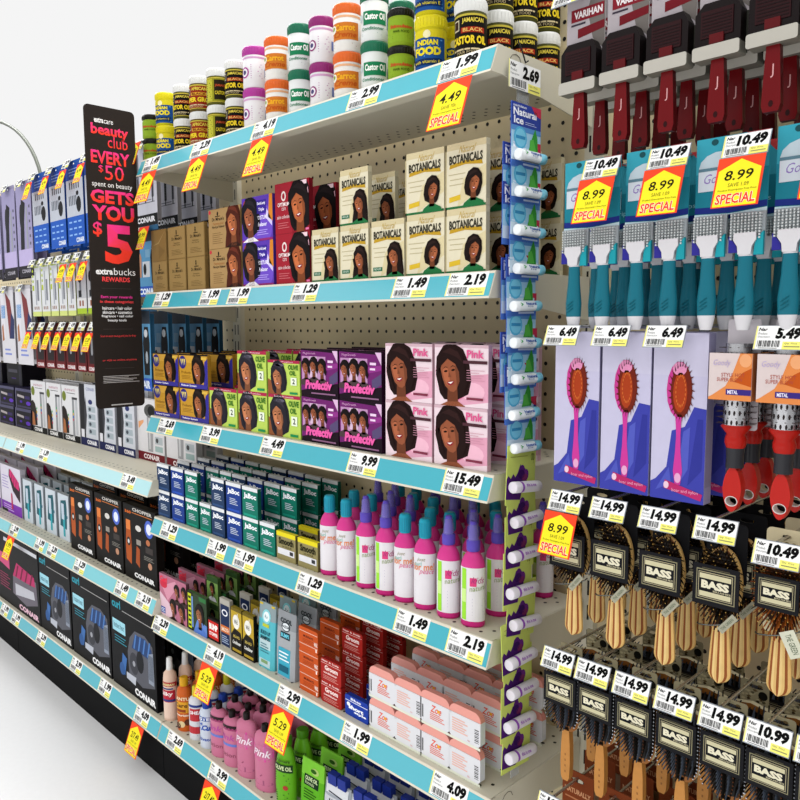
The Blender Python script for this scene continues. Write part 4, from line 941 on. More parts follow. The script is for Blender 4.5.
for px0, px1, py, k, desc in ((165, 179, 735, 'peach', 'peach and white bottle with red band'), (179.5, 192.5, 745, 'orange', 'orange lotion bottle with yellow cap'), (192, 203.5, 752, 'yellowcap', 'white bottle with yellow nozzle'),
                              (203, 214.5, 757, 'blue', 'white and blue curl activator bottle'), (215, 226.5, 765, 'pinka', 'pink lotion bottle with black cap'), (227, 240.5, 775, 'pinka', 'pink lotion bottle with black cap'), (240.5, 256.5, 788, 'pinkb', 'tall pink bottle with oval emblem'),
                              (258, 275.5, 800, 'pinkb', 'tall pink bottle with oval emblem'), (277, 298, 812, 'greenoval', 'lime green olive oil bottle')):
    column('bottom', z, px0, px1, py, k, 'lotion_bottle' if 'pink' in k else 'hair_bottle', bottle_generic(k), desc, 'bottle', 4, .05, .03, rz=.3)
for px0, px1, py, k, desc in ((298, 321, 825, 'greenpouch', 'lime green olive oil pouch'), (322, 345, 840, 'whiteblue', 'white hair pouch with navy caps'), (347, 372, 860, 'whiteblue', 'white hair pouch with navy caps'), (375, 402, 880, 'whiteblue', 'white hair pouch with navy caps'), (405, 434, 905, 'whiteblue', 'white hair pouch with navy caps')):
    column('bottom', z, px0, px1, py, k, 'hair_pouch', pouch(k), desc, 'pouch', 3, .055, .012, rz=.06)
z = ZS[4]
for px0, px1, py, k, desc in ((256, 273.5, 670, 'tealtube', 'teal shampoo tube with white roundel'), (274.5, 293.5, 680, 'greytube', 'grey and teal razor bump tube')):
    column('fifth', z, px0, px1, py, k, 'cream_tube', pouch(k), desc, 'tube', 3, .06, .016, rz=.0)

# orange / red tins and the pink-lidded cases: rounded slabs
def rounded(w_, h_, r, n=5):
    pts = []
    for cx, cz, a0 in ((w_/2-r, h_-r, 0), (-w_/2+r, h_-r, 90), (-w_/2+r, r, 180), (w_/2-r, r, 270)):
        for k in range(n): a = math.radians(a0+k*90/(n-1)); pts.append((cx+r*cos(a), cz+r*sin(a)))
    return pts
def tin(kind):
    def fn():
        w_, h_, d = (.069, .05, .012) if kind != 'blue' else (.073, .045, .012)
        col = dict(orange=0xc0501f, red=0xa0241f, blue=0x1f3c9c)[kind]
        m_ = MB(); m_.prism(rounded(w_, h_, .005), 0, d, col, rgbmul(col, .7))
        F = Face(m_, w_, h_, flat(0, -w_/2, 0))
        if kind == 'orange':
            F.rect(.02, .8, .98, .83, 0xd8b8a8, 1); F.rect(.02, .2, .98, .23, 0xd8b8a8, 1); F.text('MURRAYS', .24, .55, .76, .66, 0x5a1c10, 1, bold=.03); F.lines(.2, .3, .85, .5, 3, 0x8c3414, 1, .3); F.text('WAX', .8, .3, .98, .5, 0xf0e4dc, 1, bold=.03); F.rect(.88, .06, .94, .2, 0xf0e4dc, 1)
        elif kind == 'red':
            F.rect(.02, .78, .98, .8, 0xe0b8b0, 1); F.text('Hair & Scalp', .06, .84, .9, .94, 0xf0dcd8, 1, bold=.02); F.text('Groom', .2, .5, .84, .72, 0xf0dcd8, 1, bold=.04); F.text('conditioner', .14, .34, .8, .44, 0xf0dcd8, 1, bold=.02); F.lines(.12, .08, .86, .28, 3, 0xd09088, 1, .35)
        else:
            F.rect(.02, .72, .98, .75, 0xdfe4f4, 1); F.text('Blue', .26, .8, .7, .92, 0xe8ecf8, 1, bold=.03); F.text('short', .16, .36, .8, .56, 0xf0f4fc, 1, bold=.05); F.text('style', .4, .2, .92, .34, 0xf0f4fc, 1, bold=.05); F.ell(.16, .56, .08, .1, 0xe8ecf8, 1)
        return m_, M_GLOSS
    return fn
column('fifth', z, 299, 319.5, 695, ('tin', 'orange'), 'pomade_tin', tin('orange'), 'orange pomade tin', 'tin', 4, .062, .014, rz=0, levels=3, lh=.0502)
column('fifth', z, 320.5, 342.5, 712, ('tin', 'red'), 'pomade_tin', tin('red'), 'dark red pomade tin', 'tin', 4, .062, .014, rz=0, levels=lambda r: 2 if r == 0 else 3, lh=.0502)
column('fifth', z, 345, 368.5, 725, ('tin', 'blue'), 'pomade_tin', tin('blue'), 'small royal blue pomade tin', 'tin', 3, .062, .014, rz=0)
def case(front):
    def fn():
        w_, h_, d = .0745, .068, .014
        w2 = w_
        body = MB(); r = .01
        pts = [(-w_/2+r, 0), (w_/2-r, 0), (w_/2, r), (w_/2, h_*.75), (-w_/2, h_*.75), (-w_/2, r)]
        body.prism(pts, 0, d, 0xd6d6da, 0xcaccd2)
        lid = MB(); o = [(-w_/2, h_*.75+.0002), (w_/2, h_*.75+.0002)]+[(w_/2-.0158+.0158*cos(a), h_-.0158+.0158*sin(a)) for a in [0, .3, .6, .9, 1.2, PI/2]]+[(-w_/2+.0158+.0158*cos(a), h_-.0158+.0158*sin(a)) for a in [PI/2, 1.9, 2.2, 2.5, 2.8, PI]]
        lid.prism(o, .0008, d-.0008, 0xe0998e, 0xd08a80)
        F = Face(body, w_, h_*.75, flat(0, -w_/2, 0))
        F.rect(.0, .0, 1, .1, 0xd9dccb, 1)
        if front:
            F.barcode(.02, .25, .12, .75, 0x1e1e20, 1, 2); F.text('Zoe', .38, .6, .74, .88, 0xdc5a48, 1, bold=.02, shear=.3); F.ell(.64, .72, .05, .06, 0xe8a020, 2); F.lines(.34, .3, .84, .58, 4, 0xd86a58, 1, .5)
        else:
            F.rect(.0, .93, .08, 1, 0xc8c8cc, 1)
            F.lines(.1, .3, .6, .84, 6, 0xe0ab9c, 1, .5); F.text('Hair', .6, .16, .68, .22, 0xc84a3c, 1)
            for i in range(8): F.rect(.82, .24+i*.065, .95, .24+i*.065+.02+.015*(i % 2), 0x1e1e20, 1)
        return [('case_body', body, M_PLAST), ('pink_lid', lid, M_PLAST)]
    return fn
for px0, px1, py, f in ((370, 394, 735, 1), (395.5, 420.5, 745, 0), (421.5, 448, 760, 1), (449, 480, 778, 0)):
    X = (at(px0, py, .012).x+at(px1, py, .012).x)/2; w_ = at(px1, py, .012).x-at(px0, py, .012).x
    for r in range(4):
        ff = f if r % 2 == 0 else 1-f
        for i in range(2):
            c = ORD[[370, 395.5, 421.5, 449].index(px0)]
            inst(('case', ff), 'treatment_case', case(ff), (X, .012+r*.0635, z+.0003+i*.0682), '%s pink-lidded white case, %s, %s column from the left, fifth shelf' % (('lower', 'upper')[i], ROWW[r], c), 'case', 'pink-lidded cases on the fifth shelf')

# ------------------------------------------------------------------ boxes and packs of the left bays
def leftrow(z, items, name, rowsY, kind, art, h_, d, desc, where, side, rows=1, pitch=.1, material=None):
    for i, (p0, p1, py) in enumerate(items):
        a, b = at(p0, py, rowsY).x, at(p1, py, rowsY).x; w_ = round((b-a)*.97, 2)
        n = rows if isinstance(rows, int) else rows[i]
        for r in range(n):
            inst((kind, w_), name, bx(w_, h_, d, art, side), ((a+b)/2, rowsY+r*pitch, z+.0003), '%s, %s, %s%s from left' % (desc, where, ('', 'second row, ', 'third row, ')[r], ORD[i]), 'box', desc+' '+where)
leftrow(ZL['c'], [(-60, -2, 590), (0, 41, 615)], 'hair_styler_box', .012, 'curlpink', a_curlpink, .3, .03, 'black box with pink hot styler', 'on bottom left shelf', 0x0f0f11, 2, .13)
leftrow(ZL['c'], [(42, 72.5, 640), (74, 112.5, 665), (113.5, 158, 695)], 'hair_styler_box', .014, 'curl', a_curl, .3, .03, 'black box with blue roller set', 'on bottom left shelf', 0x0f0f11, 2, .13)
leftrow(ZL['b'], [(-45, -20, 505), (-18, 2, 510), (3, 23, 520)], 'styler_pack', .05, 'pinkpack', a_pinkpack, .2, .02, 'white and purple hot brush pack', 'on middle left shelf', 0xb8b4c0, 3, .07)
leftrow(ZL['b'], [(24, 34, 530), (35.5, 45.5, 536), (46.5, 57.5, 543), (59, 70.5, 550)], 'styler_pack', .05, 'tealpack', a_teal, .17, .018, 'grey blister pack with teal wand', 'on middle left shelf', 0xa9b0b8, 3, .07)
leftrow(ZL['b'], [(72, 95.5, 560), (97.5, 124.5, 575), (126, 158.5, 592)], 'hair_clipper_box', .03, 'chopper', a_chopper, .235, .025, 'tall black hair clipper box', 'on middle left shelf', 0x171412, 3, .085)
leftrow(ZL['a'], [(-16, -2, 420), (0, 15, 427), (16, 32.5, 433)], 'curler_box', .13, 'darkbox', a_darkbox, .085, .06, 'lower dark violet curler box', 'on upper left deck', 0x18142a, 2, .09)
leftrow(ZL['a']+.0855, [(-16, -2, 402), (0, 15, 407), (16, 32.5, 412)], 'curler_box', .13, 'darkbox', a_darkbox, .085, .06, 'upper dark violet curler box', 'on upper left deck', 0x18142a, 2, .09)
leftrow(ZL['a']+.171, [(-12, 3, 385), (8, 23, 390)], 'curler_box', .17, 'darkbox2', lambda F: (F.rect(0, 0, 1, 1, 0x121016, 1), F.rect(.8, 0, .96, 1, 0x2a2834, 2), F.rect(.1, .6, .7, .75, 0x4a4854, 2), F.rect(.3, .3, .6, .36, 0x3a2468, 2)), .095, .1, 'black upright box topping violet boxes', 'on upper left deck', 0x121016, 1)
leftrow(ZL['a'], [(33, 47.5, 430), (48.5, 63, 436), (64, 81, 444)], 'straightener_pack', .13, 'straight', a_straight, .212, .015, 'white straightener pack with dark-haired model', 'on upper left deck', 0xb8b8bc, 3, .05)
leftrow(ZL['a'], [(82, 99, 450), (100, 117, 456), (118.5, 136.5, 463)], 'curling_iron_pack', .13, 'navy', a_navy, .225, .015, 'white and black curling iron pack', 'under the black sign', 0xb2b4bc, 3, .05)
leftrow(ZL['a'], [(138.5, 166, 468), (167.5, 197, 475)], 'hair_dryer_box', .14, 'dryer', a_dryer, .2, .02, 'white box with maroon foot band', 'right of the black sign', 0xc4c2c4, 2, .07)

def hangpack(w_, h_, art, back=0xb8b8c0, bulge=None, th=.006):
    def fn():
        m_ = MB()
        hw = w_/2
        m_.ring(rounded(w_, h_, .006, 4), [(.012*cos(a), h_-.012+.004*sin(a)) for a in [0.1+(k*2*PI/16) for k in range(16)]], 0, th*.3, back)
        F = Face(m_, w_, h_, flat(0, -hw, 0)); art(F)
        if bulge:
            m_.prism(rounded(w_*.7, h_*.6, .008, 4), -.014, -.003, bulge) if False else None
        return m_, M_GLOSS
    return fn
def hanger_row(z, Y, items, kind, art, h_, desc, where, back, rows, pitch, tagtxt, spc=None, tagx=0.0, name='blister_pack', wfix=None):
    for i, (p0, p1, py) in enumerate(items):
        a, b = at(p0, py, Y).x, at(p1, py, Y).x; w_ = wfix or round((b-a)*.96, 2)
        for r in range(rows):
            inst(('h'+kind, w_), name, hangpack2(w_, h_, art, back), ((a+b)/2, Y+.012+r*pitch, z), '%s, %s%s, %s from the left' % (desc, where, ('', ' second on hook', ' third on hook', ' fourth on hook')[r], ORD[i]), 'pack', desc+' '+where)
        hook((a+b)/2+tagx, z+.014, tagtxt, 'wire hook priced %s, %s from the left, holding each %s' % (tagtxt, ORD[i], desc) if False else 'hook priced %s above %s, %s from the left' % (tagtxt, desc, ORD[i]), Yf=Y)
        if spc and i in spc:
            special_hook((a+b)/2+tagx-.03, Y-.012, z-.0165, spc[i], 'red and yellow special tag over %s, %s from the left' % (desc, ORD[i]))
def hangpack2(w_, h_, art, back):            # header at z=0, card hangs below, with a clear moulded tray behind the print
    def fn():
        m_ = MB(); o = rounded(w_, h_, .005, 5); o = [(x, z_-h_+.012) for x, z_ in o]
        N = len(o); inner = [(.007*cos(2*PI*k/N+PI/N*.5), .0+.004*sin(2*PI*k/N+PI/N*.5)) for k in range(N)]
        m_.ring(o, inner, 0, .0015, back)
        tr = [(x*.9, (z_)*.86-.02) for x, z_ in o]
        m_.prism(tr, .002, .016, rgbmul(back, .8))
        F = Face(m_, w_, h_-.014, flat(0, -w_/2, -h_+.012)); art(F)
        return m_, M_GLOSS
    return fn
def a_bluekit(F):
    F.rect(0, 0, 1, 1, 0x1f56b4, 1); F.rect(0, .36, 1, .82, 0xb9bec8, 2); F.rect(0, .82, 1, 1, 0x24469a, 2); F.lines(.2, .86, .8, .97, 3, 0x8aa4d8, 3, .3)
    F.ell(.72, .5, .14, .1, 0x1a1a1c, 3); F.ell(.66, .64, .08, .03, 0x222226, 3)
    for k in range(5): F.rect(.14+k*.1, .5, .19+k*.1, .62, 0x555a64, 3); F.rect(.2+k*.13, .7, .25+k*.13, .79, 0x1c1c20, 3)
    for j in range(3):
        for k in range(3): F.rect(.1+k*.28, .12+j*.08, .28+k*.28, .14+j*.08, 0x8ab4e8, 3)
    F.text('CONAIR', .5, .03, .96, .09, 0xe8f0fa, 3, bold=.04)
def a_purplepk(F):
    F.rect(0, 0, 1, 1, 0x9a94b8, 1); F.rect(0, 0, 1, .12, 0x221e26, 2); F.rect(.05, .12, .95, .3, 0xb8acd4, 2); F.poly([(.2, .3), (.45, .3), (.5, .6), (.6, .8), (.35, .85), (.25, .6)], 0x1e1e22, 3); F.rect(.62, .3, .72, .76, 0x9a9ca4, 3); F.ell(.3, .66, .1, .14, 0x2a2a30, 3)
    for k in range(6): F.rect(.82, .34+k*.08, .9, .37+k*.08, 0x5a5a66, 3)
    F.text('CONAIR', .2, .04, .8, .08, 0xd0ccd8, 3)
def a_whitegreen(F):
    F.rect(0, 0, 1, 1, 0xd2d4d6, 1); F.rect(.1, .94, .9, .97, 0xb4c25a, 2); F.rect(0, 0, 1, .09, 0xc9d27c, 2)
    F.rect(.4, .22, .52, .86, 0x9fa2aa, 3); F.rect(.58, .3, .78, .7, 0x7a7d86, 3); F.rect(.06, .5, .26, .6, 0xa8ba2c, 3)
    for k in range(3): F.ell(.16, .68+k*.1, .08, .03, 0xa8ba2c, 3)
    for k in range(3): F.rect(.2+k*.22, .13, .3+k*.22, .19, 0x8a5a3c, 3)
def a_blackwhite(F):
    F.rect(0, 0, 1, 1, 0xb0b2b6, 1); F.rect(0, 0, 1, .1, 0xa0ba2c, 2); F.rect(0, .1, 1, .28, 0xd0d0d0, 2); F.rect(.3, .3, .5, .9, 0x6c7078, 2); F.ell(.35, .66, .2, .1, 0x1c1c20, 3); F.rect(.2, .3, .5, .42, 0x1a1a1e, 3)
    for k in range(2): F.rect(.25+k*.3, .14, .4+k*.3, .24, 0x8a4a30, 3)
def a_curlpk(F):
    F.rect(0, 0, 1, 1, 0xcfcdd2, 1); F.rect(0, .35, .3, 1, 0xd8d6dc, 2); F.rect(.05, .62, .34, .8, 0x4a8ac4, 2); F.poly([(.4, .98), (.75, .86), (.95, .5), (.95, .36), (.6, .34), (.5, .7)], 0x7a3436, 2); F.poly([(.6, .34), (.95, .34), (1, .6), (.8, .7)], 0x28305a, 3); F.poly([(.06, .3), (.2, .32), (.16, .55), (.05, .5)], 0xa86c48, 3); F.lines(.2, .1, .7, .22, 2, 0x7a88c8, 2, .4)
def a_redblack(F):
    F.rect(0, 0, 1, 1, 0x5e161a, 1); F.rect(.2, .2, .9, .75, 0x241a1c, 2); F.poly([(.4, .45), (.6, .45), (.58, .9), (.42, .9)], 0xa0a4a8, 3); F.ell(.5, .45, .1, .07, 0x9a9ea4, 3); F.rect(.1, .03, .92, .14, 0x8a1c20, 3); F.text('CONAIR', .14, .04, .9, .13, 0xdcd4d4, 4, bold=.05); F.rect(.0, .75, .2, .9, 0x2c3a90, 3)
def a_greyconair(F):
    F.rect(0, 0, 1, 1, 0xc6c6d0, 1); F.rect(0, 0, 1, .14, 0x121214, 2); F.text('CONAIR', .1, .04, .9, .11, 0xe4e4e8, 3, bold=.05)
    for x in (.18, .5, .82): F.rect(x-.05, .34, x+.05, .9, 0x6c6c76 if x != .5 else 0x1c1c20, 2); F.rect(x-.02, .28, x+.02, .6, 0x27272a, 3)
    F.lines(.1, .27, .9, .33, 2, 0x7a7a84, 2, .4)
def a_clipper(F):
    F.rect(0, 0, 1, 1, 0x5690b8, 1); F.rect(0, .84, 1, 1, 0x28303a, 2); F.rect(0, 0, 1, .16, 0x2c56b4, 2); F.text('CONAIR', .08, .03, .92, .13, 0xe8f0fa, 3, bold=.05)
    F.poly([(.02, .3), (.2, .3), (.22, .6), (.16, .68), (.04, .66)], 0xb48060, 2); F.rect(.05, .66, .15, .76, 0x241812, 3); F.rect(.26, .3, .58, .54, 0xc8ccd2, 2); F.ell(.36, .42, .07, .09, 0x1a1a1c, 3)
    F.poly([(.66, .2), (.92, .2), (.96, .6), (.9, .8), (.7, .8), (.62, .6)], 0x111114, 3); F.ell(.78, .72, .09, .05, 0xd0d4d8, 4); F.ell(.8, .42, .06, .08, 0xa8b0b8, 4); F.rect(.4, .6, .6, .72, 0x76a2c0, 2)
YL = .08
zt = at(62, 183, YL).z
hanger_row(1.872, YL, [(-18, -4, 200), (-2, 11, 196), (12, 27, 190)], 'purplepk', a_purplepk, .364, 'lilac styling tool pack', 'top left rows', 0x8d88a4, 2, .05, '24.99')
hanger_row(1.878, YL, [(28, 44, 190), (45, 61, 184), (62, 79, 176), (80, 98, 170), (99, 117, 165)], 'bluekit', a_bluekit, .284, 'blue and white haircut kit', 'top left row', 0x24509c, 3, .05, '29.99', spc={0: '8.99', 1: '8.99', 2: '8.99', 3: '8.99', 4: '8.99'}, tagx=-.03)
hanger_row(1.562, YL, [(27.5, 36.5, 265), (36.8, 45, 263), (45.4, 53.5, 261), (53.8, 62, 260), (62.3, 70.8, 258)], 'whitegreen', a_whitegreen, .21, 'slim white and green pack', 'second row', 0xb9c07e, 2, .06, '6.99', spc={4: '4.99'})
hanger_row(1.562, YL, [(71.3, 81.5, 255), (82, 92.5, 252), (93, 104, 250)], 'blackwhite', a_blackwhite, .205, 'black and silver brush pack', 'second row', 0x9a9ca0, 2, .06, '9.99', spc={0: '4.99', 1: '4.99'})
hanger_row(1.475, YL, [(-20, -6, 290), (-4, 10, 290), (11.5, 27, 288)], 'curlpk', a_curlpk, .315, 'white pack with red curling iron', 'left edge', 0xb4b2b8, 2, .05, '19.99')
hanger_row(1.325, YL, [(31.5, 40.8, 330), (41.3, 50.8, 330), (51.2, 61, 330), (61.5, 71.8, 330), (72.2, 82.2, 330), (82.6, 92.8, 330), (93.2, 104, 330)], 'redblack', a_redblack, .17, 'red and black comb pack', 'third row', 0x54181a, 2, .06, '4.99', spc={i: '3.29' for i in range(7)}, tagx=-.045)
# packs seen between the sign and the right bay's shelves, hung one behind the other
for r in range(4):
    inst('greyconair', 'blister_pack', hangpack2(.135, .24, a_greyconair, 0xb4b4be), (-.085, .05+r*.062, 1.84), 'grey pack of styling attachments behind top shelf bracket, %s' % ROWW[r].replace('row', 'on hook'), 'pack', 'grey packs behind the sign')
    inst('greyconair2', 'blister_pack', hangpack2(.135, .20, a_clipper, 0x2f5f82), (-.085, .05+r*.062, 1.60), 'black and blue pack left of tan boxes, %s' % ROWW[r].replace('row', 'on hook'), 'pack', 'blue packs behind the sign')
for r in range(5):
    inst('clipper', 'blister_pack', hangpack2(.118, .24, a_clipper, 0x2f5f82), (-.07, .012+r*.055, 1.372), 'blue pack with black hair clipper behind second shelf bracket, %s' % (ROWW+['rearmost'])[r].replace('row', 'on hook'), 'pack', 'blue clipper packs behind the sign')
hook(-.085, 1.846, '19.99', 'hook priced 19.99 holding grey attachment packs behind the sign', Yf=.035)
hook(-.085, 1.606, '14.99', 'hook priced 14.99 holding the packs left of tan boxes', Yf=.035)
hook(-.07, 1.378, '16.99', 'hook priced 16.99 holding blue hair clipper packs', Yf=-.002)
for X, z_, n in ((at(138, 160, 0).x, 1.83, 'just right of the sign top'), (at(147, 255, 0.0).x, 1.602, 'left of the tan boxes')):
    special_hook(X-.04, .0, z_, '8.99', 'red and yellow special tag '+n)

# ------------------------------------------------------------------ hanging brushes of the right bay
def bristles(m_, cx, cz, rx, rz_, y, L, col, tip, n, ang=False, spread=.25, r=.0007, z0=None, z1=None):
    rr = random.Random(5)
    for k in range(n):
        while True:
            u, v = rr.uniform(-1, 1), rr.uniform(-1, 1)
            if u*u+v*v < 1: break
        x, z_ = cx+u*rx, cz+v*rz_
        if z0 is not None and not (z0 < z_ < z1): continue
        ex, ez = x+u*L*spread*2, z_+v*L*spread*2-.2*L*(1 if ang else 0)
        p, q = Vector((x, y, z_)), Vector((ex, y-L, ez))
        s_ = Vector((r, 0, 0)); t_ = Vector((0, 0, r))
        v_ = [p-s_, p+t_, p+s_, p-t_, q-s_*.7, q+t_*.7, q+s_*.7, q-t_*.7]
        m_.add(v_, [(0, 1, 5, 4), (1, 2, 6, 5), (2, 3, 7, 6), (3, 0, 4, 7), (4, 5, 6, 7)], [col]*4+[tip])
def outline(fn, n=24): return [fn(2*PI*k/n) for k in range(n)]
def bass_label(w_, h_, y, cz, col=0x1b1b1e):
    c = MB(); c.box(-w_/2, w_/2, y, y+.0012, cz-h_/2, cz+h_/2, col)
    F = Face(c, w_, h_, flat(y, -w_/2, cz-h_/2))
    F.rect(.08, .12, .92, .88, 0x8a8468, 1); F.rect(.1, .145, .9, .855, col, 2); F.rect(.13, .18, .87, .82, 0xa89f80, 3); F.rect(.145, .2, .855, .8, col, 4)
    F.rect(.16, .66, .84, .78, 0xc6bf9c, 5); F.rect(.16, .22, .84, .34, 0xc6bf9c, 5)
    F.text('BASS', .2, .42, .8, .62, 0xdcd6bc, 6, bold=.06); F.text('BRUSHES', .46, .36, .84, .405, 0xb4ad90, 6, bold=.02)
    F.rect(.2, .9, .8, .92, 0x55503e, 1)
    return c
def ovalbrush(pale=False):
    def fn():
        wood, dark = (0xd8bc86, 0x6e3c1a)
        b = MB()
        # striped bamboo body: cushion oval running into a handle, z=0 at the hook
        def halfw(t):      # t metres below the top
            if t < .1: return .0262*math.sqrt(max(0, 1-((t-.054)/.05)**2))+.0005
            if t < .118: return .009+(.0125-.009)*(t-.1)/.018
            if t < .18: return .0112+.0042*((t-.118)/.062)**.8
            return .0154*math.sqrt(max(.05, 1-((t-.18)/.0145)**2))
        N = 54; K = 9; v = []; f = []; c = []
        for i in range(N+1):
            t = .194*i/N; hw = max(halfw(t), .0006)
            if .09 < t < .11: hw = max(hw, .0105)
            for k in range(K+1):
                u = -1+2*k/K; v.append((u*hw, .012-.004*(1-u*u), -.018-t))
            for k in range(K+1):
                u = 1-2*k/K; v.append((u*hw, .016+.005*(1-u*u), -.018-t))
        M = 2*(K+1)
        for i in range(N):
            for k in range(M):
                f.append((i*M+k, i*M+(k+1) % M, (i+1)*M+(k+1) % M, (i+1)*M+k)); c.append((0xd0a865, 0x8a4a1c, 0xdcbc7c, 0xcfa868, 0x8a4a1c, 0xdcbc7c, 0xd4b06e, 0x8a4a1c, 0xd0a865)[k % 9])
        b.add(v, f, c)
        p = MB(); o = outline(lambda a: (.0245*cos(a), -.071+.046*sin(a))); p.prism(o, .005, .010, 0x1a1009 if not pale else 0x3c2412)
        br = MB(); col = 0x17130f if not pale else 0x8c4a18
        rr = random.Random(2)
        for j in range(25):
            for i in range(14):
                u, v_ = (i-6.5+.5*(j % 2))/6.8, (j-12)/12.2
                if u*u+v_*v_ > 1.0: continue
                x, z_ = u*.0255, -.071+v_*.049
                pz = Vector((x, .005, z_)); q = Vector((x+u*.011, -.0085+.006*(u*u+v_*v_), z_+v_*.013-.003))
                s_ = Vector((.0009, 0, 0)); t_ = Vector((0, 0, .0009))
                c2 = (0x0c0907, 0x120d09, 0x3a240e)[(i*7+j*5) % 3] if not pale else (0x8c4a18, 0x6a3210, 0x2c1a10)[(i*7+j*5) % 3]
                br.add([pz-s_, pz+t_, pz+s_, pz-t_, q-s_, q+t_, q+s_, q-t_], [(0, 1, 5, 4), (1, 2, 6, 5), (2, 3, 7, 6), (3, 0, 4, 7), (4, 5, 6, 7)], [c2]*4+[0xb48c44 if (i+j) % 3 == 0 else c2])
        lab = bass_label(.062 if not pale else .053, .056 if not pale else .045, -.0105, -.0715 if not pale else -.07)
        car = MB()
        if pale:
            car.ring(rounded(.05, .14, .006, 4), [(.006*cos(2*PI*k/16), .13+.003*sin(2*PI*k/16)) for k in range(16)], .018, .0195, 0xcbbf9c)
            car.v = [(x, y, z_-.14+.008) for x, y, z_ in car.v]
            for k in range(26): x, z_ = rr.uniform(-.02, .02), rr.uniform(-.12, -.01); car.add([(x+.003*cos(a), .0178, z_+.002*sin(a)) for a in (0, 1, 2, 3, 4, 5)], [(5, 4, 3, 2, 1, 0)], 0x8a7a4c)
        else:
            car.ring([(x, z_-.075) for x, z_ in rounded(.055, .085, .006, 4)], [(.01*cos(2*PI*k/16), .0+.003*sin(2*PI*k/16)) for k in range(16)], .022, .0235, 0x1a1a1c, 0x55554f)
            F = Face(car, .055, .03, flat(.022, -.0275, -.02)); F.text('HAIR', .2, .02, .5, .2, 0xa8862c, 1)
        cord = MB(); cord.tube([(.03*cos(a)*.95, .004-.014*abs(sin(a))*1.0, -.116-.012*sin(a*.5)*1.0+.004*cos(a)) for a in [PI+i*PI/10 for i in range(11)]], .001, 0x6a6c68, 5)
        tg = MB(); w_, h_ = (.031, .0095) if not pale else (.034, .019)
        ca, sa = (cos(.9), sin(.9)) if not pale else (cos(-1.1), sin(-1.1))
        ox, oz = (.013, -.132) if not pale else (.006, -.118)
        fm = lambda u, v_, l: (ox+u*ca-v_*sa, -.0135-l*LAY, oz+u*sa+v_*ca)
        tg.add([fm(0, 0, 2), fm(w_, 0, 2), fm(w_, h_, 2), fm(0, h_, 2), fm(0, 0, -2), fm(w_, 0, -2), fm(w_, h_, -2), fm(0, h_, -2)], [(0, 1, 2, 3), (7, 6, 5, 4), (0, 4, 5, 1), (1, 5, 6, 2), (2, 6, 7, 3), (3, 7, 4, 0)], 0x9f9d8a if not pale else 0xc8c8b4)
        Face(tg, w_, h_, fm).text('THE GREEN', .12, .3, .86, .7, 0x4a5a44, 3)
        return [('brush_body', b, M_WOOD), ('cushion', p, M_PLAST), ('bristles', br, M_PLAST), ('label_band', lab, M_CARD), ('hang_card', car, M_CARD), ('elastic_cord', cord, M_WIRE), ('hang_tag', tg, M_CARD)]
    return fn
def paddlebrush():
    b = MB()
    wood = 0xb57c3c
    hp = [(-.0055, -.12), (.0055, -.12), (.008, -.15), (.0088, -.18), (.0078, -.205), (.005, -.212), (-.005, -.212), (-.0078, -.205), (-.0088, -.18), (-.008, -.15)]
    h_ = MB(); h_.prism(hp[::-1], .008, .019, wood, rgbmul(wood, .8))
    Fh = Face(h_, .014, .04, flat(.008, -.007, -.2))
    for i in range(4): Fh.rect(.42, .05+i*.24, .6, .14+i*.24, 0x8a5a2a, 1)
    out = [(.029, -.022), (.029, -.076), (.026, -.1), (.021, -.117), (.013, -.125), (0, -.127), (-.013, -.125), (-.021, -.117), (-.026, -.1), (-.029, -.076), (-.029, -.022), (0, -.016)]
    b.prism(out[::-1], .008, .017, 0x8a5624, 0xd2c8a6)
    inn = [(x*.88, -.07+(z_+.07)*.84) for x, z_ in out]
    b.prism(inn[::-1], .006, .009, 0x15110f)
    for x in (-.015, .015): b.prism(outline(lambda a: (x+.003*cos(a), -.1135+.003*sin(a)), 10), .0068, .0081, 0x2c1a0c)
    br = MB()
    for j in range(17):
        for i in range(9):
            u = (i-4)/4; z_ = -.022-j*.0055+abs(u)*.012
            hw = .0255 if z_ > -.085 else .0255-(-.085-z_)*.35
            x = u*hw
            p = Vector((x, .006, z_)); q = Vector((x*1.12+u*.002, -.0085, z_-.012+abs(u)*.003))
            s_ = Vector((.0011, 0, 0)); t_ = Vector((0, 0, .0011))
            br.add([p-s_, p+t_, p+s_, p-t_, q-s_, q+t_, q+s_, q-t_], [(0, 1, 5, 4), (1, 2, 6, 5), (2, 3, 7, 6), (3, 0, 4, 7), (4, 5, 6, 7)], [0x14110f, 0x4c5460 if i % 2 else 0x1c1814, 0x14110f, 0x14110f, 0xb8bcc4 if i in (0, 8) else (0x20242a if i % 2 else 0x5a3014)])
    lab = bass_label(.0585, .049, -.0125, -.0525)
    car = MB(); rr = random.Random(4)
    car.ring([(x, z_-.022) for x, z_ in rounded(.04, .034, .004, 4)], [(.012*cos(2*PI*k/16), .004+.003*sin(2*PI*k/16)) for k in range(16)], .02, .0215, 0x8f866a)
    for k in range(22):
        x, z_ = rr.uniform(-.016, .016), rr.uniform(-.018, .008)
        car.add([(x+rr.uniform(.0015, .004)*cos(a), .0198, z_+.002*sin(a)) for a in (5, 4, 3, 2, 1, 0)], [(0, 1, 2, 3, 4, 5)], rr.choice((0x3c3222, 0xb0a684, 0x5a4a30)))
    car.add([(.012+.0065*cos(-a), .0195, -.006+.0065*sin(-a)) for a in [2*PI*k/14 for k in range(14)]], [tuple(range(13, -1, -1))], 0x15140f)
    return [('handle', h_, M_WOOD), ('brush_head', b, M_WOOD), ('bristles', br, M_PLAST), ('label_band', lab, M_CARD), ('hang_card', car, M_CARD)]
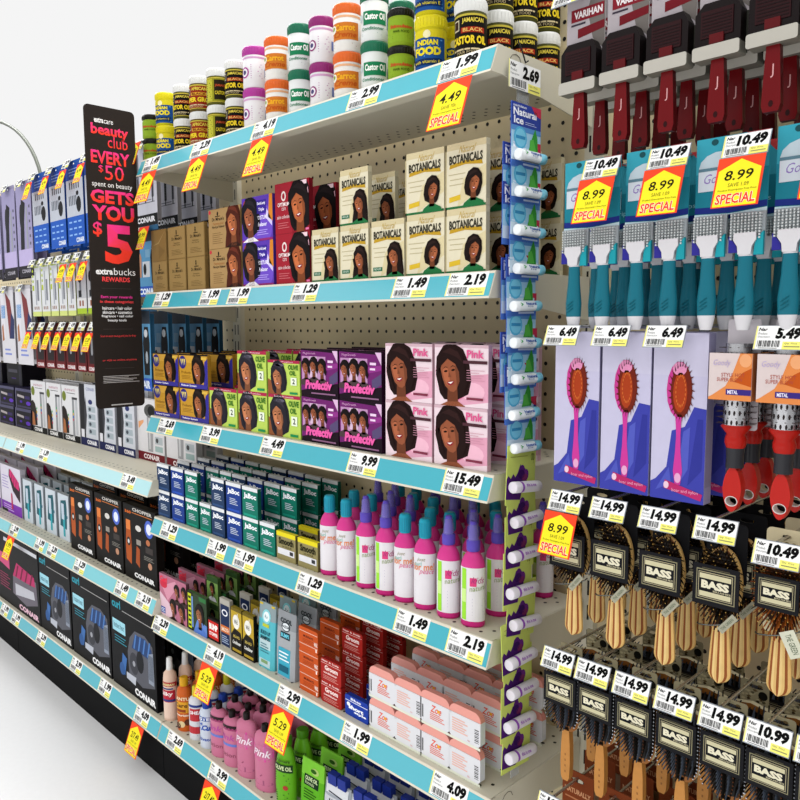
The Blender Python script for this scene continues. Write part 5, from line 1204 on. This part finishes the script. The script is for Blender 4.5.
def redcomb():
    c = MB(); c.prism([(x, z_-.165) for x, z_ in rounded(.063, .185, .004, 4)], .012, .0135, 0xbcb8b6)
    F = Face(c, .063, .185, flat(.012, -.0315, -.165))
    F.rect(0, 0, 1, 1, 0xa8a0a4, 1); F.poly([(.3, 1), (1, 1), (1, .3), (.7, .4), (.55, .62), (.7, .8), (.45, .88)], 0x6e6864, 2); F.poly([(.1, .92), (.6, .8), (1, .9), (1, 1), (.1, 1)], 0xa88c86, 2)
    F.rect(.12, .56, .98, .655, 0x7c222c, 3); F.text('VARIHAN', .2, .58, .94, .635, 0xe4dcdc, 4, bold=.04); F.rect(.12, .53, .5, .545, 0x3c3640, 3)
    F.poly([(.3, .43), (1, .46), (1, .52), (.3, .5)], 0x6c1c24, 3); F.rect(0, 0, 1, .28, 0x3a3a34, 2)
    hd = MB(); hd.prism([(-.029, -.155), (.029, -.155), (.029, -.112), (.022, -.098), (-.018, -.098), (-.029, -.11)], -.006, .0115, 0x100607, 0x0c0505)
    hd.box(-.021, .02, -.0075, -.006, -.141, -.108, 0x26060a); hd.box(-.009, .009, -.009, -.006, -.15, -.138, 0x550b10)
    for k in range(7): hd.box(-.019, .018, -.008, -.0075, -.138+k*.004, -.1367+k*.004, 0x160406)
    bd = MB(); bd.prism([(x, z_-.168) for x, z_ in rounded(.06, .017, .003, 4)], -.0105, .0118, 0xb2aea4, 0x77746a)
    hn = MB(); hn.prism([(-.0078, -.165), (-.0105, -.215), (-.0115, -.238), (-.009, -.246), (.009, -.246), (.0115, -.238), (.0105, -.215), (.0078, -.165)], -.003, .007, 0x64070d, 0x48050a)
    Fn = Face(hn, .02, .08, flat(-.003, -.01, -.246)); Fn.text('J', .42, .5, .6, .7, 0xd09a9a, 1); Fn.ell(.5, .12, .14, .05, 0x2a0406, 1)
    return [('backing_card', c, M_CARD), ('comb_head', hd, M_PLAST), ('clasp_band', bd, M_PLAST), ('handle', hn, M_PLAST)]
def tealpack():
    c = MB(); c.prism([(x, z_-.095) for x, z_ in rounded(.092, .099, .002, 3)], .004, .0055, 0x2c8a9a)
    F = Face(c, .092, .099, flat(.004, -.046, -.095))
    F.rect(0, 0, 1, 1, 0x227c8e, 1); F.rect(0, .55, 1, 1, 0x3796a8, 1.4); F.poly([(.7, 1), (1, 1), (1, .82), (.84, .86)], 0xb83c3c, 2); F.ell(.26, .94, .05, .04, 0x1e4a50, 3)
    F.ell(.34, .62, .3, .2, 0xb4c4cc, 3); F.rect(.04, .32, .64, .6, 0xc9d2da, 4); F.rect(.04, .58, .64, .62, 0x5a7a88, 5)
    F.text('Goody', .12, .38, .54, .54, 0x8a74b4, 5, shear=.3); F.text('Gel grips', .3, .2, .8, .29, 0x9ad4de, 3)
    F.poly([(0, .04), (.5, .02), (1, .06), (1, .14), (.5, .1), (0, .12)], 0x22307c, 3); F.poly([(0, 0), (1, 0), (1, .05), (.5, .01), (0, .03)], 0xc6dfe6, 4)
    parts = [('header_card', c, M_GLOSS)]
    for cx in (-.0235, .0245):
        t = MB(); t.box(cx-.0215, cx+.0215, .0, .004, -.145, -.095, 0xa3aaae)
        for i in range(9):
            for j in range(9): t.box(cx-.019+i*.0044, cx-.0172+i*.0044, -.007, 0, -.129+j*.0037, -.1268+j*.0037, 0xc8cccc)
        t.prism([(cx-.0215, -.145), (cx-.01, -.145), (cx-.012, -.136), (cx-.0215, -.124)], -.004, .0, 0x33308a)
        t.prism([(cx+.01, -.149), (cx+.0215, -.149), (cx+.0215, -.12), (cx+.012, -.13)], -.005, .0, 0x2496a2)
        hd = MB(); hd.prism([(cx-.008, -.148), (cx+.008, -.148), (cx+.009, -.138), (cx+.014, -.13), (cx+.0135, -.121), (cx-.0135, -.121), (cx-.014, -.13), (cx-.009, -.138)], -.008, -.0002, 0xcfcdd0, 0xb4b2b6)
        hn = MB(); hn.lathe([(.0075, -.243, 0xcfcdd0), (.009, -.238, 0xcfcdd0), (.0118, -.224, 0x17697a), (.0128, -.205, 0x17697a), (.0098, -.175, 0x17697a), (.0088, -.15, 0xcfcdd0), (.009, -.142)], 0xcfcdd0, 16, cx=cx, cy=-.002, sy=.65)
        for k in range(3): hn.tube([(cx-.006, -.0112, -.218+k*.005), (cx+.004, -.0112, -.211+k*.005)], .0006, 0x11606e, 4)
        parts += [('blister', t, M_GLOSS), ('brush_head', hd, M_PLAST), ('handle', hn, M_PLAST)]
    return parts
def a_brushbox(F):
    F.rect(0, 0, 1, 1, 0xbdb9d2, 1); F.rect(0, .75, 1, 1, 0xc2bed4, 1.5)
    F.poly([(0, 0), (1, 0), (1, .56), (.78, .57), (.62, .45), (.38, .42), (.3, .2), (.1, .12), (0, .1)], 0x3c409e, 2)
    F.poly([(.45, .05), (.7, .2), (.72, .45), (.6, .42)], 0x5058b4, 3); F.poly([(.7, .1), (.95, .2), (.95, .5), (.85, .5)], 0x31358c, 3); F.poly([(.1, .05), (.4, .1), (.35, .2)], 0x4c54b0, 3)
    F.ell(.5, .665, .235, .17, 0xbe3a86, 4); F.ell(.54, .66, .2, .16, 0x6c2418, 5); F.ell(.52, .65, .13, .12, 0xa23c1c, 6)
    F.ell(.5, .79, .13, .04, 0xd88ab0, 6)
    for k in range(26):
        a = 2*PI*k/26; F.poly([(.54+.18*cos(a), .66+.145*sin(a)), (.54+.25*cos(a), .66+.19*sin(a)), (.54+.18*cos(a+.12), .66+.145*sin(a+.12))], 0x5c2418, 6)
    for k in range(20):
        a = 2*PI*k/20+.1; F.ell(.53+.09*cos(a), .66+.09*sin(a), .012, .01, 0xc4622c, 7, n=6)
    F.poly([(.44, .52), (.56, .52), (.55, .4), (.56, .3), (.6, .18), (.57, .1), (.47, .1), (.43, .18), (.46, .3), (.47, .4)], 0xc23a92, 5); F.ell(.52, .14, .06, .03, 0xd8a0c4, 6)
    F.poly([(.26, .07), (.95, .02), (.98, .06), (.28, .12)], 0xb02a64, 5); F.ell(.31, .09, .05, .022, 0xe0c0d0, 6); F.text('boar and nylon', .42, .05, .9, .075, 0xe8a0c0, 7)
def redround():
    c = MB(); c.ring([(x, z_-.13) for x, z_ in rounded(.042, .145, .004, 5)], [(.005*cos(2*PI*k/20), .006+.003*sin(2*PI*k/20)) for k in range(20)], .014, .0155, 0xc6bfc4)
    sl = MB(); sl.prism([(x, z_-.088) for x, z_ in rounded(.054, .06, .002, 3)], -.0265, -.0255, 0xc8b4ae); sl.box(.0258, .0268, -.0255, .0135, -.088, -.028, 0xb0683c); sl.box(-.0268, -.0258, -.0255, .0135, -.088, -.028, 0xc0b0ac)
    F = Face(sl, .054, .06, flat(-.0265, -.027, -.088)); F.rect(0, 0, 1, 1, 0xcfc0be, 1); F.poly([(.3, 0), (1, 0), (1, 1), (.72, 1), (.55, .55), (.4, .3), (.1, .1), (0, .05), (0, 0)], 0xd8854a, 2); F.poly([(.8, .6), (1, .7), (1, .3), (.6, .4)], 0xb8521c, 3); F.ell(.85, .85, .14, .14, 0xe2a070, 3)
    F.text('Goody', .1, .7, .5, .86, 0xb4a4c8, 4, shear=.2); F.text('STYLE HOT', .3, .5, .85, .58, 0xa84a3c, 4); F.text('SUPER BLOW', .2, .4, .8, .48, 0xa84a3c, 4); F.rect(.42, .12, 1, .24, 0x3a2c78, 4); F.text('METAL', .46, .14, .7, .22, 0xe4dff0, 5, bold=.03)
    ba = MB(); ba.lathe([(.0165, -.122), (.0165, -.016)], 0xa9a9ac, 20, cy=.0)
    for j in range(8):
        for k in range(8):
            a = PI+PI*(k+.5*(j % 2))/8; z_ = -.118+j*.0125
            ba.add([(.0168*cos(a+.09*cos(q)), .0168*sin(a+.09*cos(q)), z_+.0035*sin(q)) for q in [0, 1, 2, 3, 4, 5]], [(0, 1, 2, 3, 4, 5)], 0x2a2424)
    br = MB()
    for j in range(14):
        for k in range(12):
            a = 2*PI*(k+.5*(j % 2))/12; z_ = -.12+j*.0076
            p = Vector((.0165*cos(a), .0165*sin(a), z_)); q = Vector((.0245*cos(a), .0245*sin(a) if sin(a) > -.5 else .0165*sin(a), z_))
            br.add([p+Vector((0, 0, -.0005)), q+Vector((0, 0, -.0004)), q+Vector((0, 0, .0004)), p+Vector((0, 0, .0005)), p+Vector((-.0006*sin(a), .0006*cos(a), 0))], [(0, 1, 2, 3), (0, 4, 1), (3, 2, 4)], 0x3a2c2c)
    cl = MB(); cl.lathe([(.0115, -.152), (.0135, -.146), (.0135, -.14), (.0115, -.134), (.019, -.124), (.0165, -.1215)], 0xa81c14, 22)
    gr = MB(); gr.lathe([(.0112, -.178), (.0108, -.165), (.0116, -.152)], 0x2c2c30, 20)
    n = 20
    def ho(a):
        z_ = sin(a); x = cos(a)
        return (.0122*x*(1-.16*max(0, -z_))*(1-.12*max(0, z_)), -.207+.03*z_)
    lo = MB(); lo.ring([ho(2*PI*k/n) for k in range(n)], [(.0075*cos(2*PI*k/n), -.2225+.006*sin(2*PI*k/n)) for k in range(n)], -.007, .007, 0xb01a12, 0xcfc6c2)
    rg = MB(); rg.ring([(.0082*cos(2*PI*k/n), -.2225+.0068*sin(2*PI*k/n)) for k in range(n)], [(.0074*cos(2*PI*k/n), -.2225+.006*sin(2*PI*k/n)) for k in range(n)], -.0078, -.0069, 0xd8d0cc)
    return [('backing_card', c, M_CARD), ('card_sleeve', sl, M_CARD), ('metal_barrel', ba, M_WIRE), ('bristles', br, M_PLAST), ('collar', cl, M_PLAST), ('rubber_grip', gr, M_PLAST), ('handle', lo, M_PLAST, [('hole_rim', rg, M_PLAST)])]
RB = ['front', 'second back', 'third back', 'rearmost']
def hangset(kind, name, fn, xs, z, rows, pitch, y0, desc, cat, rowname, hookprice, hz, special=None, xoff=0, hooks=True):
    for i, x in enumerate(xs):
        for r in range(rows):
            inst(kind, name, fn, (x, y0+r*pitch, z), '%s in %s, %s, %s from left' % (desc, rowname, RB[r], ORD[i]), cat, desc+' hanging in the '+rowname)
        if hooks and hookprice:
            p = hookprice[i] if isinstance(hookprice, (list, tuple)) else hookprice
            if p: hook(x+xoff, hz, p, 'hook priced %s over the %s, %s from left' % (p, rowname, ORD[i]), Yf=-.008)
        if special and i in special:
            special_hook(x+xoff-.0285, -.0195, hz-.0245, special[i], 'red and yellow %s tag over %s, %s from left' % (special[i], rowname, ORD[i]))
hangset('redcomb', 'hair_comb', redcomb, [1.3685+i*.0675 for i in range(7)], 1.834, 4, .058, .0, 'dark red paddle comb on grey card', 'comb', 'top comb row', None, 1.84)
hook(1.3525, 1.818, '9.49', 'hook with half-seen price plate above the first dark red comb', Yf=-.008)
for i in range(1, 7): hook(1.3685+i*.0675, 1.846, '', 'plain wire hook carrying dark red combs, %s from left' % ORD[i], Yf=-.008)
hangset('tealpack', 'brush_twin_pack', tealpack, [1.3895+i*.101 for i in range(5)], 1.566, 4, .062, .0, 'teal card with two teal-handled brushes', 'brush pack', 'teal row', '10.49', 1.5655, special={0: '8.99', 1: '8.99', 2: '8.99', 3: '8.99'}, xoff=.0195)
for i, x in enumerate((1.3705, 1.452, 1.5325)):
    for r in range(3 if i < 2 else 4):
        inst('brushbox', 'hair_brush_box', bx(.077, .232, .022, a_brushbox, 0x9490b0), (x, .004+r*.07, 1.087), 'lilac box picturing a pink brush, %s, %s from left' % (RB[r], ORD[i]), 'box', 'lilac brush boxes')
    hook(x-.0135, 1.3275, '6.49', 'hook priced 6.49 over lilac brush box, %s from left' % ORD[i], Yf=-.022)
hangset('redround', 'round_hair_brush', redround, [1.609, 1.669, 1.729], 1.322, 3, .055, .008, 'red round hairbrush with orange sleeve', 'hairbrush', 'red brush row', [None, '5.49', '5.49'], 1.327, xoff=-.009)
hangset('oval', 'oval_hair_brush', ovalbrush(), [1.3635, 1.4365, 1.5155, 1.595], 1.053, 4, .068, .006, 'striped wooden brush with black band', 'hairbrush', 'fourth row', '14.99', 1.073, special={0: '8.99'}, xoff=-.004)
hangset('ovalpale', 'oval_hair_brush', ovalbrush(True), [1.671, 1.735], 1.06, 3, .068, .010, 'striped brush with orange bristles', 'hairbrush', 'pale card group', '10.49', 1.0565, xoff=-.002)
hangset('paddle', 'paddle_hair_brush', paddlebrush, [1.356, 1.418, 1.4825, 1.548, 1.6125, 1.6735, 1.735], .806, 3, .078, .006, 'wide wooden paddle brush with black band', 'hairbrush', 'fifth row', ['14.99']*5+['10.99', '10.99'], .8165, xoff=-.005)
def browncard():
    c = MB(); c.ring([(x, z_-.05) for x, z_ in rounded(.06, .065, .003, 4)], [(.012*cos(2*PI*k/16), .0+.004*sin(2*PI*k/16)) for k in range(16)], 0, .0015, 0x74371c)
    F = Face(c, .06, .065, flat(0, -.03, -.05)); F.text('NATURALLY', .08, .38, .92, .52, 0xc08a64, 1, bold=.04); F.lines(.1, .2, .9, .3, 1, 0xa86c48, 1, .4)
    b = MB(); b.box(-.024, .024, -.002, .014, -.2, -.05, 0x6a4a2a)
    return [('header_card', c, M_CARD), ('wrapped_brush', b, M_WOOD)]
hangset('brown', 'carded_brush', browncard, [1.346, 1.416, 1.486, 1.556, 1.626], .563, 3, .07, .07, 'brown carded brush', 'hairbrush', 'lowest row', '10.99', .568, xoff=0)

# ------------------------------------------------------------------ clip strip hanging off the shelf end
def clipstrip():
    s_ = MB(); s_.box(-.001, 0, -.012, .012, -.62, .0, 0xc4c8c8); s_.box(-.0012, .0002, -.016, .016, -.02, .0, 0xa8acac)
    t = MB(); f = lambda u, v, l: (.003+l*LAY, u-.0435, v-.003); w_, h_ = .087, .043
    t.add([f(0, 0, 1), f(w_, 0, 1), f(w_, h_, 1), f(0, h_, 1), f(0, 0, -1), f(w_, 0, -1), f(w_, h_, -1), f(0, h_, -1)], [(0, 1, 2, 3), (7, 6, 5, 4), (0, 4, 5, 1), (1, 5, 6, 2), (2, 6, 7, 3), (3, 7, 4, 0)], 0x9aa0a0)
    price_art(Face(t, w_, h_, f), '2.69')
    h_ = MB(); h_.tube([(-.002, -.012, .075), (.004, -.01, .06), (.006, -.006, .048), (.005, -.001, .042), (.006, .005, .046)], .0013, 0x15151a, 6)
    return s_, t, h_
s_, t_, h_ = clipstrip()
e = empty('clip_strip'); place(e, (1.2235, .0585, 1.713))
s_.v = [(x, y, z_ if z_ > -.1 else -1.19) for x, y, z_ in s_.v]
obj('strip', s_, M_CLEAR, e); obj('price_card', t_, M_GLOSS, e); obj('wire_hook', h_, M_PLAST, e)
tag(e, 'clear clip strip priced 2.69 hanging from the top shelf end', 'clip strip')
def card(kind):
    def fn():
        c = MB(); w_, h_ = .08, .1
        f = lambda u, v, l: (l*LAY, u-w_/2, v)
        c.box(-.0012, 0, -w_/2, w_/2, 0, h_, 0x3a5cb8 if kind[:3] == 'ice' else 0xc6d468)
        F = Face(c, w_, h_, f)
        if kind[:3] == 'ice':
            F.rect(0, 0, 1, 1, 0xa4d0ea, 1); F.rect(0, .62, 1, 1, 0x33469c, 2); F.rect(0, .56, 1, .64, 0x5a90cc, 2.5); F.rect(0, 0, 1, .1, 0x4a74c4, 2); F.rect(0, .1, .96, .3, 0xcfe0ee, 1.5)
            F.poly([(.66, 1), (1, 1), (1, .84), (.8, .88)], 0xc43450, 3); F.text('mentholatum', .06, .93, .5, .97, 0xe8ecfa, 3, bold=.02)
            F.text('Natural', .06, .8, .84, .92, 0xf4f6ff, 3, bold=.03); F.text('Ice', .08, .67, .4, .79, 0xf4f6ff, 3, bold=.03); F.lines(.46, .68, .84, .74, 2, 0xc0ccec, 3, .3)
            F.ell(.3, .46, .22, .2, 0x58b4dc, 3, circ=True); F.ell(.3, .46, .18, .2, 0x7cccea, 4, circ=True); F.rect(.14, .44, .46, .49, 0x3c90c0, 5)
            F.poly([(.56, .26), (.9, .26), (.88, .5), (.8, .66), (.68, .48)], 0x3c9a3c, 4); F.poly([(.6, .28), (.84, .28), (.74, .48), (.62, .46)], 0x5cb84c, 5); F.rect(.4, .04, .94, .07, 0xd0dcf4, 3)
        else:
            F.rect(0, 0, 1, 1, 0xc8d66c, 1); F.poly([(.0, .08), (.45, .04), (.5, .3), (.8, .4), (.84, .56), (.72, .6), (.66, .72), (.5, .66), (.4, .72), (.34, .56), (.2, .56), (.12, .64), (.0, .5)], 0x4c1f6c, 2) if False else F.poly([(.0, .1), (.5, .06), (.56, .24), (.7, .34), (.72, .5), (.62, .6), (.52, .52), (.46, .68), (.38, .54), (.3, .46), (.22, .52), (.14, .44), (.06, .5), (.0, .44)], 0x4c1f6c, 2)
            F.ell(.52, .56, .1, .1, 0x582478, 3); F.ell(.66, .48, .1, .1, 0x6a2a80, 3); F.ell(.5, .5, .12, .08, 0x3a1658, 4); F.ell(.62, .44, .1, .06, 0x7c2c60, 4)
            F.text('chap', .82, .66, .94, .9, 0x5a6a2c, 3); F.rect(.1, .8, .7, .81, 0x8a8a3c, 2); F.rect(.1, .88, .6, .89, 0x9a7a5c, 2)
        if kind == 'iceback': return c, M_GLOSS
        st = MB(); L = .072; r = .0088 if kind == 'ice' else .0098
        tilt_ = .0 if kind == 'ice' else -.05
        o = Vector((.0105, 0, .165*h_ if kind == 'ice' else .3*h_))
        d = Vector((0, cos(tilt_), sin(tilt_))); a = Vector((1, 0, 0)); b2 = Vector((0, -sin(tilt_), cos(tilt_))); n = 20
        segs = [(-.5, .8), (-.485, 1), (-.28, 1), (-.28, 1.0), (.25, 1), (.25, 1), (.47, 1), (.5, .8)] if kind == 'ice' else [(-.5, .9), (-.49, 1), (-.28, 1), (-.2, 1), (.3, 1), (.5, .98), (.56, .62)]
        cols = [0xe8ecee, 0xe4e8ea, 0x6ab48a, 0xe2e8ec, 0xe2e8ec, 0x7cc8e0, 0x7cc8e0] if kind == 'ice' else [0xdad4dc, 0xe0dce2, 0x8c4ab0, 0xdedae2, 0xdedae2, 0xd8d2dc]
        v = []; f_ = []; c_ = []
        for s0, k0 in segs:
            cc = o+d*(s0*L)
            v += [cc+a*r*k0*cos(2*PI*k/n)+b2*r*k0*sin(2*PI*k/n) for k in range(n)]
        for i in range(len(segs)-1):
            for k in range(n): f_.append((i*n+k, i*n+(k+1) % n, (i+1)*n+(k+1) % n, (i+1)*n+k)); c_.append(cols[i])
        st.add(v, [tuple(reversed(q)) for q in f_], c_, True); st.add(v[:n], [tuple(range(n))], cols[0]); st.add(v[-n:], [tuple(reversed(range(n)))], cols[-1])
        g = lambda u, v_, l: tuple(o+d*((u-.5)*L)+a*(r+l*LAY*2)*cos(v_*1.6-.2)+b2*(r+l*LAY*2)*sin(v_*1.6-.2))
        FS = Face(st, 1, 1, g)
        FS.text('Natural' if kind == 'ice' else 'this is me', .36, .25, .74, .62, 0x2c58a8 if kind == 'ice' else 0xa06ab8, 1, bold=.03)
        if kind == 'ice': FS.poly([(.16, .1), (.24, .35), (.16, .6), (.13, .35)], 0x2f9a4c, 1); FS.text('Ice', .4, .02, .6, .2, 0x2c58a8, 1)
        return [('backing_card', c, M_GLOSS), ('balm_tube', st, M_PLAST)]
    return fn
ICE = [156, 192, 231, 269, 306, 343, 379, 414, 448]
GRN = [487, 520, 555, 591, 625, 660, 692, 724, 757]
for i, py in enumerate(ICE):
    P = atX(526-(py-130)*.016, py, 1.2365); P.z = atX(526-(py-130)*.016, py, 1.247).z; dy = (.0, .003, .001, .002, -.004, -.003, .003, -.002, .004)[i]
    inst('ice', 'lip_balm_card', card('ice'), (1.2385-.0004*i, P.y-.002+dy, P.z-.0165), 'blue mint lip balm card, %s from top of the clip strip' % ORD[i], 'lip balm', 'blue lip balm cards on the clip strip', rx=(.0, .02, -.02)[i % 3])
    if i in (1, 2, 4, 6):
        inst('icec', 'lip_balm_card', card('iceback'), (1.2285, P.y-.009, P.z-.022), 'blue lip balm card tucked behind the %s one of the strip' % ORD[i], 'lip balm', 'blue lip balm cards on the clip strip')
for i, py in enumerate(GRN):
    P = atX(526-(py-130)*.016, py, 1.2365); P.z = atX(526-(py-130)*.016, py, 1.247).z; dy = (-.004, .006, .0, -.004, .005, -.001, .004, -.003, 0)[i]
    inst('grn', 'lip_balm_card', card('grn'), (1.2385-.0004*i, P.y+dy, P.z-.031), 'lime and purple lip balm card, %s from top of its kind' % ORD[i], 'lip balm', 'lime lip balm cards on the clip strip', rx=(-.06, .07, .02, .0)[i % 4])
